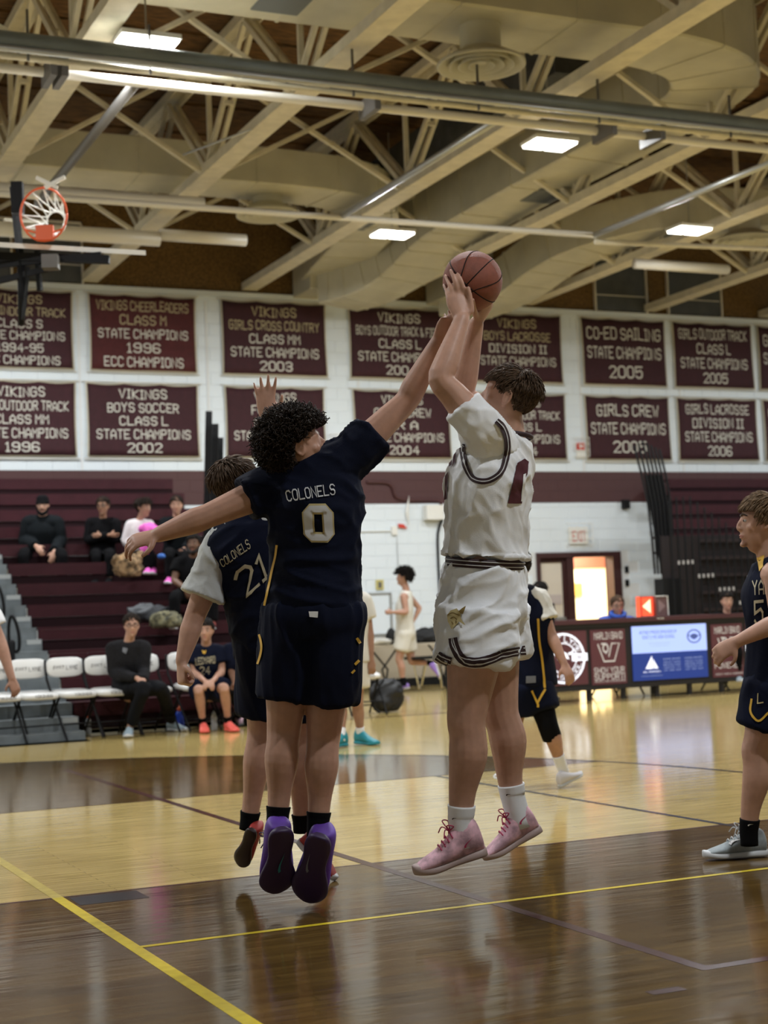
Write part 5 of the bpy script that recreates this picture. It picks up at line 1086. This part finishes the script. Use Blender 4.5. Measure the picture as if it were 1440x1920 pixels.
for s, hp_, tp_ in (('l', (530, 1562, -.04), (519, 1682, .13)), ('r', (597, 1574, -.04), (572, 1698, .13))):
    sock(B, s, BLKC, .90, 1.0, into=B['a'+s]+nrm(B['a'+s]-B['k'+s])*.07); sh_, _ = shoe('shoe', PD(*hp_[:2], d+hp_[2]-.03), PD(*tp_[:2], d+tp_[2]-.03), FW*1.0+UP*.25-RT*(.28 if s == 'l' else -.22), R1, PURP, PSOLE, 1.3, PSOLE if s == 'l' else None, .012, tall=1.12)
    so_ = [c for c in sh_.children if c.name.startswith('sole')]
    dec('sole_mark', [swoosh((522 if s == 'l' else 576), 1636, (534 if s == 'l' else 582), 1598, 5)], so_+[sh_], SWC if s == 'l' else GREYP, sh_, lift=.004)
g = G(); kk, aa = B['kr'], B['ar']; c = lerp(kk, aa, .05); t_ = nrm(aa-kk); a_ = nrm(np.cross(t_, FW)); b_ = np.cross(t_, a_); g.tube([c+(a_*math.cos(x)+b_*math.sin(x))*.0605+t_*.012*math.cos(x) for x in np.linspace(0, 2*math.pi, 25)], .0035, n=6, round_=False); g.build('knee_band', mat('pink_band', (.6, .42, .40), .6), R1, True)
# ---------------------------------------------------------------- number 21, behind
d = 7.0
C = J3(d, pel=(520, 1185, .05), che=(468, 1020, .05), nk=(448, 958, .03), head=(446, 915, .1), sl=(408, 1045, .02), sr=(520, 975, .1), el=(362, 1165, -.02), er=(520, 880, .1), wl=(341, 1240, -.06), wr=(500, 782, .1),
       hl=(495, 1215, .05), hr=(545, 1215, .05), kl=(490, 1372, .10), kr=(560, 1375, .15), al=(468, 1535, .10), ar=(566, 1540, .15), tl=(452, 1600, .1), tr=(600, 1630, .1))
C = person('person', 'navy number 21 player leaning left behind the defender, one hand raised', C, cdir(.35, .1, .9), cdir(-.3, 1, 0), 'fair', w=1.04, vox=.0075, leg=1.1, arm=1.08, hands=dict(
    l=dict(f=PD(341, 1285, d-.08)-PD(341, 1240, d-.06), n=-RT*.8-FW*.5, side=RT*.3-FW*.6+UP*.1, curl=85), r=dict(f=PD(498, 745, d+.1)-PD(500, 782, d+.1), n=FW*1.0, side=RT, curl=8, spread=2.2, sc=1.08)))
R2 = C['root']; hair(C['_T'], C['_D'], R2, HAIR['brown'], 'fringe', 1500, .06, .003, .05, -.085, .08, 21)
jer = top(C, 'jersey', NAVY, hem=.06, tank=True, loose=.03, amp=.010, vox=.010, sc=9, seed=8.0, fold=RT*.8+UP*.3)
sl1 = sleeve(C, 'l', GTEE, .62, 1.35, .022); sl2 = sleeve(C, 'r', GTEE, .4, 1.2, .02)
dec('lettering', [qt('COLONELS', (412, 1050), (464, 1010), (471, 1027), (418, 1064))], [jer, sl1], VEG, jer, lift=.004)
dec('number', [qt('21', (432, 1078), (494, 1032), (508, 1080), (462, 1122))], [jer, sl1], VEG, jer, lift=.004)
sho = bottom(C, 'shorts', NAVY, .80, .03, 1.05, amp=.008, vox=.012)
for s, hp_, tp_ in (('l', (470, 1560, .0), (446, 1628, .12)), ('r', (556, 1580, .05), (625, 1655, .0))):
    sock(C, s, BLKC, .92, 1.0); shoe('shoe', PD(*hp_[:2], d+hp_[2]), PD(*tp_[:2], d+tp_[2]), (FW*.9+RT*.35+UP*.2) if s == 'l' else (UP+RT*.4-FW*.2), R2, REDU, BSOLE if s == 'l' else WSO, 1.1, BLKC, .015)
# ---------------------------------------------------------------- number 5 at the right edge
d = 7.12
D_ = J3(d, pel=(1462, 1265, .0), che=(1452, 1115, .0), nk=(1444, 1052, .02), head=(1428, 982, .02), sl=(1456, 1080, -.20), sr=(1466, 1080, .2), el=(1462, 1165, -.24), er=(1490, 1175, .22), wl=(1382, 1203, -.22), wr=(1470, 1235, .2),
        hl=(1452, 1295, -.09), hr=(1470, 1295, .1), kl=(1416, 1408, -.09), kr=(1520, 1410, .12), al=(1404, 1560, -.08), ar=(1560, 1545, .12), tl=(1345, 1600, -.08), tr=(1500, 1600, .12))
D_ = person('person', 'navy number 5 player walking in from the right edge in grey shoes', D_, cdir(-1, .02, .12), (0, 0, 1), 'fair', w=1.0, vox=.007, arm=1.0, leg=1.1, hands=dict(l=dict(f=PD(1352, 1222, d-.2)-PD(1382, 1203, d-.22), n=UP*.5-FW*.8, side=-UP*.6-RT*.6-FW*.1, curl=30), r=None))
R3 = D_['root']; hair(D_['_T'], D_['_D'], R3, HAIR['sandy'], 'fringe', 1900, .05, .0026, .062, -.075, .07, 31, ear=.005); face_parts(D_['_T'], D_['_D'], R3)
jer = top(D_, 'jersey', NAVY, hem=.04, tank=True, loose=.028, amp=.008, vox=.010, seed=2.0); sleeve_ = [jer]
sho = bottom(D_, 'shorts', NAVY, .66, .028, 1.08, amp=.008, vox=.010)
dec('lettering', [qt('YARD', (1411, 1089), (1455, 1085), (1455, 1113), (1412, 1116))], [jer], VEG, jer, lift=.004)
dec('number', [qt('5', (1414, 1126), (1432, 1124), (1432, 1172), (1415, 1174))], [jer], VEG, jer, lift=.004)
dec('collar_v', [tri([(1420, 1046), (1434, 1040), (1431, 1062), (1425, 1072)])], [jer, D_['body']], GOLD, jer, lift=.004)
dec('leg_piping', [ribbon2d([(1410, 1310), (1408, 1335), (1422, 1352), (1440, 1337), (1452, 1325)], 4)], [sho], GOLD, sho, lift=.004); dec('emblem', [qt('L', (1421, 1300), (1432, 1298), (1432, 1318), (1420, 1320))], [sho], GOLDP, sho, lift=.004)
so = sock(D_, 'l', BLKC, .84, 1.0, into=PZ(1408, 1598, .05)*0+D_['al']-np.array([0, 0, .06])); dec('sock_logo', [swoosh(1402, 1548, 1413, 1545, 2.5)], [so], WPR, so, lift=.002); sock(D_, 'r', BLKC, .84)
ft = PZ(1437, 1606, 0); tt = PZ(1318, 1614, 0); sh_, _ = shoe('shoe', ft, tt, (0, 0, 1), R3, GRS, WSO, 1.0, WSO, .0); dec('shoe_mark', [swoosh(1366, 1583, 1398, 1572, 6)], [sh_], WPR, sh_, lift=.003)
ft = PZ(1585, 1590, 0); tt = PZ(1475, 1600, 0); shoe('shoe', ft, tt, (0, 0, 1), R3, GRS, WSO, 1.0, WSO)
def A3(x, y): return (*PZ(x, y, .10), 0)
# ---------------------------------------------------------------- people farther back
def simple_shoes(J, pts, mu, ms, up=(0, 0, 1), tall=1.2, k=1.1):
    for s, (h_, t_) in pts.items(): shoe('shoe', h_, t_, up if not isinstance(up, dict) else up[s], J['root'], mu, ms, k, None, .0, tall=tall)
def fl2(x, y): return PZ(x, y, 0)
# number 30 defender beyond the shooter
d = 10.3
P = J3(d, pel=(990, 1268, .05), che=(986, 1158, .05), nk=(975, 1100, .05), head=(968, 1066, .02), sl=(950, 1122, .0), sr=(1008, 1122, .05), el=(925, 1190, .0), er=(1033, 1190, .0), wl=(918, 1250, -.05), wr=(1058, 1245, -.08),
       hl=(968, 1292, .0), hr=(1006, 1290, .05), kl=(962, 1372, .0), kr=(1028, 1362, -.02), al=(948, 1452, .15), ar=(1053, 1436, .05))
P = person('person', 'navy number 30 player behind the shooter with black knee sleeve', P, cdir(-.3, -.05, .95), (0, 0, 1), 'light', w=.94, vox=.010, leg=1.05)
hair(P['_T'], P['_D'], P['root'], HAIR['dark'], 'short', 700, .03, .004, .06, -.075, .03, 41)
jer = top(P, 'jersey', NAVY, hem=.06, tank=True, loose=.03, amp=.008, vox=.013, fold=(0, 0, 1), sc=8)
for s in 'lr': sleeve(P, s, CREAMC, .6, 1.25, .018)
sho = bottom(P, 'shorts', NAVY, .62, .03, 1.08, amp=.006, vox=.013)
dec('number', [qt('30', (962, 1140), (990, 1140), (990, 1174), (962, 1174))], [jer], VEG, jer, lift=.005); dec('side_piping', [ribbon2d([(1008, 1160), (1010, 1200), (1016, 1240), (1021, 1290)], 4)], [jer, sho], GOLD, jer, lift=.006)
for r_ in (ribbon2d([(996, 1295), (1008, 1318), (1009, 1326)], 4), ribbon2d([(1022, 1292), (1008, 1318)], 4)): dec('leg_piping', [r_], [sho], GOLD, sho, lift=.006)
dec('size_tag', [poly2d([(986, 1268), (1004, 1267), (1004, 1280), (986, 1281)])], [sho, jer], GREYP, sho, lift=.006)
k, h, a = P['kr'], P['hr'], P['ar']; G().tube([lerp(h, k, .5), lerp(h, k, .8), k, lerp(k, a, .28)], np.array([.078, .068, .064, .062])*1.05, n=16, res=3, round_=False).build('knee_sleeve', BLKC, P['root'], True)
for s, hp_, tp_, ddh, ddt in (('l', (962, 1468), (930, 1460), .1, .3), ('r', (1050, 1478), (1092, 1454), .0, .12)):
    sock(P, s, WTEE, .72); shoe('shoe', PD(*hp_, d+ddh), PD(*tp_, d+ddt), (0, 0, 1), P['root'], WUP, WSO, 1.15, None, .01)
# running player in white
d = 24.4
P = J3(d, pel=(760, 1186, .0), che=(758, 1141, .0), nk=(762, 1108, .0), head=(756, 1083, .0), sl=(757, 1119, -.18), sr=(766, 1118, .2), el=(762, 1148, -.24), er=(786, 1140, .24), wl=(735, 1148, -.25), wr=(778, 1160, .2),
       hl=(757, 1196, -.08), hr=(763, 1194, .1), kl=(748, 1236, -.1), kr=(772, 1240, .1), al=(757, 1280, -.1), ar=(808, 1243, .1))
P = person('person', 'player in white with curly black hair running along the far wall', P, cdir(-1, 0, .1), (0, 0, 1), 'light', w=1.0, vox=.014, leg=1.05, hands=dict(l=dict(f=-RT, n=-FW, side=UP, curl=70), r=None))
hair(P['_T'], P['_D'], P['root'], HAIR['black'], 'curly', 500, .06, .008, .05, -.07, .15, 51)
top(P, 'jersey', CREAMC, hem=.06, tank=True, loose=.025, amp=.006, vox=.016); bottom(P, 'shorts', CREAMC, .62, .04, 1.12, amp=.006, vox=.016)
for s, hp_, tp_, up_ in (('l', (768, 1291), (744, 1294), (0, 0, 1)), ('r', (818, 1240), (828, 1272), -RT*1)):
    sock(P, s, BLKC, .78); shoe('shoe', PD(*hp_, d), PD(*tp_, d), up_, P['root'], LILAC, WSO, 1.15)
# player in pale kit mostly hidden by the defender
d = 14.5
P = J3(d, pel=(655, 1228, .0), che=(655, 1148, .0), nk=(652, 1108, .0), head=(648, 1080, .0), sl=(625, 1126, .0), sr=(682, 1126, .0), el=(612, 1185, .0), er=(692, 1182, .0), wl=(610, 1238, .0), wr=(696, 1236, -.05),
       hl=(642, 1248, .0), hr=(666, 1248, .0), kl=(640, 1318, .0), kr=(670, 1318, .0), al=A3(640, 1380), ar=A3(676, 1376))
P = person('person', 'player in pale kit and teal shoes standing behind the defender', P, cdir(.3, 0, -.9), (0, 0, 1), 'tan', w=1.0, vox=.012)
hair(P['_T'], P['_D'], P['root'], HAIR['black'], 'short', 300, .03, .006, .055, -.06, .03, 52)
top(P, 'jersey', CREAMC, hem=.06, sleeve=.6, loose=.03, amp=.006, vox=.015); bottom(P, 'shorts', CREAMC, .62, .035, 1.1, amp=.006, vox=.015)
for s, q_ in (('l', -.5), ('r', .75)):
    p = P['a'+s]; fw = nrm(RT*q_-np.array([FW[0], FW[1], 0])*.7); h_ = p-np.array([0, 0, p[2]-.002])-fw*.07; t_ = h_+fw*.30; sock(P, s, WTEE, .78); shoe('shoe', h_, t_, (0, 0, 1), P['root'], TEAL, TEAL, 1.1, None, .02)
# arm of a person at the left edge
d = 12.4
P = J3(d, pel=(-80, 1262, .0), che=(-80, 1150, .0), nk=(-80, 1095, .0), head=(-78, 1058, .0), sl=(-122, 1120, .0), sr=(-36, 1122, .0), el=(-140, 1200, .0), er=(-2, 1196, .0), wl=(-140, 1275, .0), wr=(22, 1272, -.05),
       hl=(-98, 1290, .0), hr=(-62, 1290, .0), kl=(-98, 1380, .0), kr=(-60, 1380, .0), al=(-98, 1455, .0), ar=(-62, 1455, .0))
P = person('person', 'person in white tee at the left edge, only a hanging forearm showing', P, cdir(.1, 0, 1), (0, 0, 1), 'light', w=1.0, vox=.010, arm=1.15, hands=dict(r=dict(f=RT*.35-UP, n=-FW*.6+RT*.5, side=-RT*.7-FW*.3, curl=30, sc=1.05), l=None))
hair(P['_T'], P['_D'], P['root'], HAIR['brown'], 'short', 300, .03, .006, .055, -.06, .03, 53); top(P, 'tee_shirt', WTEE, hem=.06, sleeve=.72, loose=.03, amp=.006, vox=.015); bottom(P, 'shorts', WSH, .7, .03, 1.1, vox=.015)
for s, x in (('l', -98), ('r', -62)): shoe('shoe', fl2(x, 1474), fl2(x, 1474)+np.array([FW[0], FW[1], 0])*.29, (0, 0, 1), P['root'], WUP, WSO, 1.1)
# seated folk -----------------------------------------------------------
def seated(label, J, skin, F, topm, botm, shoes, hairm='dark', style='short', long_=True, glasses=False, beard=None, blen=1.92, w=1.0, vox=.013, face=True, hands=None, hat=None, tname='sweater', bname='trousers', puff=.04, loose=.03, hl=.03, arm=1.0, shm=(PBL, WSO), U=(0, 0, 1), sleeve_=None, hn=700):
    P = person('person', label, J, F, U, skin, w=w, vox=vox, hands=hands, arm=arm)
    if hat is None: hair(P['_T'], P['_D'], P['root'], HAIR[hairm], style, hn, hl, .004, .068, -.075, puff, len(label), ear=.02)
    else:
        T, D = P['_T'], P['_D']; g = G(); th = np.arange(24)*2*math.pi/24; ring = lambda k, z, y=0: np.array([T(math.cos(a)*.087*k, math.sin(a)*.106*k-.016+y, z) for a in th])
        g.loft([ring(1.0, .025), ring(1.05, .03), ring(1.05, .06), ring(1.0, .065), ring(.97, .10), ring(.8, .135), ring(.4, .155)]); g.build('beanie', hat, P['root'], True)
    if face: face_parts(P['_T'], P['_D'], P['root'], glasses=glasses, beard=beard)
    tp = top(P, tname, topm, hem=.04, sleeve=sleeve_ if sleeve_ else (1.95 if long_ else .55), loose=loose, amp=.008, vox=.015, sc=8, fold=(0, 0, 1))
    bt = bottom(P, bname, botm, blen, .030 if blen > 1 else .03, 1.05, amp=.006, vox=.015, rise=.06)
    for s, (h_, t_) in shoes.items():
        if isinstance(h_, (int, float)): p = P['a'+s]; fw = nrm(RT*h_-np.array([FW[0], FW[1], 0])*t_); z0 = np.array([0, 0, p[2]-.002 if p[2] < .2 else .075]); h_, t_ = p-z0-fw*.06, p-z0+fw*.23
        if blen < 1.8: sock(P, s, BLKC, .82)
        shoe('shoe', h_, t_, (0, 0, 1), P['root'], shm[0], shm[1], 1.15)
    return P, tp, bt
d = 17.15
J = J3(d, pel=(243, 1290, .05), che=(240, 1236, -.02), nk=(242, 1203, -.06), head=(247, 1174, -.10), sl=(270, 1214, -.05), sr=(211, 1216, -.05), el=(270, 1258, -.12), er=(214, 1262, -.1), wl=(268, 1276, -.40), wr=(258, 1272, -.40),
       hl=(258, 1292, -.0), hr=(230, 1292, -.0), kl=(302, 1290, -.42), kr=(270, 1290, -.46), al=A3(322, 1354), ar=A3(243, 1364))
P, tp, bt = seated('coach in charcoal quarter zip and glasses sitting on white folding chair', J, 'fair', cdir(.22, -.05, -.95), CHAR, BLKP, dict(l=(.9, .6), r=(.05, 1.0)), 'dark', glasses=True, hands=dict(l=dict(f=RT*.25-UP*.6-FW*.6, n=UP*.6-FW*.7, side=-RT, curl=15), r=dict(f=RT*.7-UP*.6-FW*.3, n=UP*.7-FW*.6, side=RT*.3+UP*.5, curl=15)))
dec('chest_logo', [tri([(231, 1214), (240, 1216), (236, 1226), (230, 1222)])], [tp], GREYP, tp, lift=.006)
J = J3(17.35, pel=(392, 1290, .05), che=(388, 1240, -.02), nk=(387, 1212, -.05), head=(386, 1184, -.10), sl=(412, 1222, -.05), sr=(363, 1222, -.05), el=(416, 1260, -.1), er=(364, 1262, -.1), wl=(400, 1276, -.38), wr=(384, 1277, -.38),
       hl=(404, 1294, -.0), hr=(378, 1294, -.0), kl=(420, 1290, -.42), kr=(372, 1294, -.42), al=A3(428, 1354), ar=A3(381, 1356))
P, tp, bt = seated('seated bench player in black kit with coral shoes', J, 'light', cdir(-.05, -.02, -1), NAVY, NAVY, dict(l=(.55, 1.0), r=(.2, 1.0)), 'black', long_=False, blen=.8, tname='tee_shirt', bname='shorts', shm=(CORAL, CORAL), puff=.07,
    hands=dict(l=dict(f=-RT*.6-UP*.3-FW*.4, n=UP*.8-FW*.5, side=-FW+UP*.4, curl=30), r=dict(f=RT*.6-UP*.3-FW*.4, n=UP*.8-FW*.5, side=-FW+UP*.4, curl=30)))
dec('lettering', [qt('LEDYARD', (366, 1234), (404, 1230), (404, 1243), (367, 1247))], [tp], VEG, tp, lift=.008, maxlen=4); dec('number', [qt('24', (374, 1250), (394, 1249), (394, 1264), (375, 1265))], [tp], VEG, tp, lift=.008, maxlen=4); dec('chest_logo', [tri([(379, 1219), (383, 1221), (387, 1219), (385, 1226), (381, 1226)])], [tp], GOLD, tp, lift=.008, maxlen=4)
J = J3(17.4, pel=(450, 1288, .05), che=(448, 1238, -.02), nk=(448, 1208, -.05), head=(448, 1180, -.10), sl=(474, 1220, -.05), sr=(428, 1220, -.05), el=(476, 1258, -.1), er=(434, 1258, -.1), wl=(462, 1276, -.38), wr=(440, 1280, -.38),
       hl=(462, 1292, -.0), hr=(438, 1292, -.0), kl=(480, 1288, -.42), kr=(441, 1292, -.42), al=A3(484, 1350), ar=A3(448, 1344))
seated('bench player in dark tee mostly hidden behind number 21', J, 'brown', cdir(-.1, 0, -1), NAVY, BLKC, dict(l=(.3, 1.0), r=(.4, 1.0)), 'black', long_=False, blen=1.45, tname='tee_shirt', bname='tights', shm=(PINK, GRS))
# spectators
RSH = mat('coral_red_shoe', (.40, .06, .05), .6)
def spect(label, cx, hy, d, skin, topm, botm, F=cdir(.1, -.1, -1), sh=.19, hw=(-.05, .05), ky=None, fy=None, kn=.17, **k):
    """spectator on a bleacher row: hips at pixel (cx, hy)"""
    s = FPX/d; q = {}
    q.update(pel=(cx, hy, 0), che=(cx, hy-.30*s, -.04), nk=(cx, hy-.47*s, -.06), head=(cx+k.pop('hx', 0), hy-.635*s, -.09), sl=(cx+sh*s, hy-.41*s, -.05), sr=(cx-sh*s, hy-.41*s, -.05), el=(cx+(sh+.06)*s, hy-.16*s, -.08), er=(cx-(sh+.06)*s, hy-.16*s, -.08),
             wl=(cx+.10*s, hy-.05*s, -.36), wr=(cx-.07*s, hy-.05*s, -.36), hl=(cx+.09*s, hy+.01*s, 0), hr=(cx-.09*s, hy+.01*s, 0), kl=(cx+kn*s, hy+.02*s, -.45), kr=(cx-kn*s, hy+.02*s, -.45), al=(cx+kn*s, hy+.36*s, -.5), ar=(cx-kn*s, hy+.36*s, -.5))
    q.update(k.pop('J', {})); J = J3(d, **q)
    sh_ = {}
    for a in 'lr': p = J['a'+a]-np.array([0, 0, .075]); fw = -nrm(np.array([FW[0], FW[1], 0])); sh_[a] = (p-fw*.06, p+fw*.21)
    return seated(label, J, skin, F, topm, botm, sh_, **k)
NAVYC = mat('dark_coat', (.006, .008, .010), .85, bump=.1, bscale=40, spec=.12); PNK = mat('bright_pink_cloth', (.75, .12, .52), .7); PWT = mat('white_pink_cloth', (.70, .64, .66), .75)
spect('bearded spectator in black beanie and dark coat on the upper bleacher row', 80, 1036, 21.6, 'fair', NAVYC, BLKC, hat=BLKC, beard=BLKC, w=1.12, loose=.05, kn=.26, shm=(BLKC, BLACKR), J=dict(wr=(68, 1024, -.40), wl=(102, 1034, -.42)), tname='coat',
      hands=dict(l=dict(f=-RT*.2-UP*.8-FW*.3, n=-FW, side=-RT, curl=25), r=dict(f=RT*.5-UP*.5-FW*.3, n=-FW+UP*.4, side=RT*.3+UP, curl=25)))
spect('spectator in black top with crossed arms and glasses on the upper row', 193, 1037, 21.6, 'tan', BLKC, BLKC, F=cdir(-.15, -.08, -1), glasses=True, kn=.09, w=.9, shm=(BLKC, BLACKR), tname='hoodie', bname='leggings', sh=.17,
      J=dict(el=(221, 1012, -.1), er=(165, 1013, -.1), wl=(190, 1004, -.28), wr=(205, 1003, -.30)), hands=dict(l=dict(f=-RT, n=-FW, side=UP, curl=20), r=dict(f=RT, n=-FW, side=UP, curl=20)))
P, tp, bt = spect('child in white and pink top behind the outstretched hand of the defender', 262, 1040, 21.5, 'light', PWT, BLKC, F=cdir(.7, -.1, -.5), w=.82, sh=.13, hx=8, kn=.07, hairm='dark', style='fringe', hl=.08, puff=.05, shm=(PNK, WSO),
      J=dict(kl=(284, 1042, -.3), kr=(276, 1042, -.35), al=(288, 1068, -.35), ar=(278, 1068, -.4), wl=(290, 1000, -.3), el=(282, 1015, -.15), wr=(284, 1008, -.3)))
g = G(); g.tube([PD(266, 992, 21.25), PD(280, 990, 21.15), PD(293, 994, 21.1)], [.05, .07, .05], n=10, res=2); g.tube([PD(278, 998, 21.12), PD(274, 1015, 21.12), PD(272, 1034, 21.12)], [.05, .075, .06], n=10, res=2); sc_ = remesh(g, .02, 2); wrinkle(sc_, .02, 12); link('scarf', sc_, PNK, P['root'], True)
spect('spectator in dark jacket seated behind the forearm of the defender', 331, 1036, 21.4, 'light', NAVYC, BLKC, w=.92, sh=.16, kn=.1, shm=(PNK, WSO), J=dict(wr=(326, 985, -.2), er=(316, 1008, -.2)), tname='jacket')
spect('bearded spectator in black tee and red shoes on the lower bleacher row', 363, 1116, 20.0, 'brown', BLKC, BLKC, F=cdir(-.1, .08, -1), beard=HAIR['black'], long_=False, w=1.05, kn=.24, hairm='black', shm=(RSH, WSO), tname='tee_shirt', puff=.08,
      J=dict(el=(402, 1092, -.1), wl=(388, 1060, -.2), er=(327, 1088, -.15), wr=(348, 1104, -.36)), hands=dict(l=dict(f=UP-RT*.3, n=FW, side=-RT, curl=60), r=dict(f=RT*.4-UP, n=-FW, side=RT, curl=25)))
# behind the scorer table
BLUE = mat('blue_jacket_cloth', (.012, .075, .42), .6, bump=.1, bscale=40)
def at_table(label, cx, hy, d, skin, m, **k):
    P = spect(label, cx, hy, d, skin, m, BLKC, J=dict(kl=(cx+20, hy+4, -.32), kr=(cx-20, hy+4, -.32), al=(cx+20, hy+52, -.25), ar=(cx-20, hy+52, -.25), wl=(cx+14, hy-16, -.24), wr=(cx-14, hy-16, -.24)), **k)
    return P
P, tp, bt = at_table('official in bright blue jacket sitting behind the scorer table', 1158, 1226, 21.0, 'light', BLUE, glasses=True, hairm='brown', tname='jacket', loose=.045)
T, D = P['_T'], P['_D']; G().tube([T(-.09, .02, -.10), T(-.06, -.07, -.085), T(.06, -.07, -.085), T(.09, .02, -.10), T(.05, .08, -.13), T(-.05, .08, -.13), T(-.09, .02, -.10)], .028, n=8, res=3).build('hood', BLUE, P['root'], True)
at_table('dark haired boy behind the scorer table at right', 1363, 1216, 21.3, 'fair', BLKC, w=.9, hairm='black', tname='tee_shirt', puff=.06)
for cx, hy, d, n in ((1158, 1238, 21.0, 'blue official'), (1363, 1220, 21.3, 'dark haired boy')):
    p = PD(cx, hy, d); c = copy_tree(ch0); c.location = (p[0], p[1]+.02, 0); c.rotation_euler = (0, 0, rad(6)); c['label'] = 'folding chair behind scorer table under the '+n; c['group'] = 'chairs behind the table'
for cx, hy in ((0, 0),): pass
# someone by the doorway
d = 22.2; s = FPX/d
P = J3(d, pel=(1016, 1208, 0), che=(1016, 1156, 0), nk=(1014, 1130, 0), head=(1012, 1109, -.02), sl=(994, 1138, .1), sr=(1030, 1138, -.1), el=(990, 1170, .05), er=(1036, 1168, -.2), wl=(1010, 1172, -.2), wr=(1026, 1152, -.3), hl=(1006, 1214, .05), hr=(1022, 1214, -.05), kl=(1006, 1258, .05), kr=(1024, 1258, -.05), al=(1006, 1296, .05), ar=(1024, 1296, -.05))
P = person('person', 'person by the doorway looking at a phone behind number 30', P, cdir(-.5, -.1, -.8), (0, 0, 1), 'tan', vox=.014)
hair(P['_T'], P['_D'], P['root'], HAIR['black'], 'fringe', 350, .05, .006, .05, -.07, .08, 61); face_parts(P['_T'], P['_D'], P['root']); top(P, 'jacket', mat('brown_grey_cloth', (.10, .075, .065), .8), hem=.06, sleeve=1.9, loose=.03, vox=.016); bottom(P, 'trousers', BLKP, 1.92, .02, 1.05, vox=.016)
for a, x in (('l', 1006), ('r', 1024)): shoe('shoe', fl2(x, 1306), fl2(x, 1306)-np.array([FW[0], FW[1], 0])*.29, (0, 0, 1), P['root'], BLKC, BLACKR, 1.1)
p = PD(1031, 1144, d-.38); tag(G().obox(p, RT*.02, UP*.09+RT*.05, FW*.008).build('phone', BLACK), 'black phone held up by the person at the doorway', 'phone')
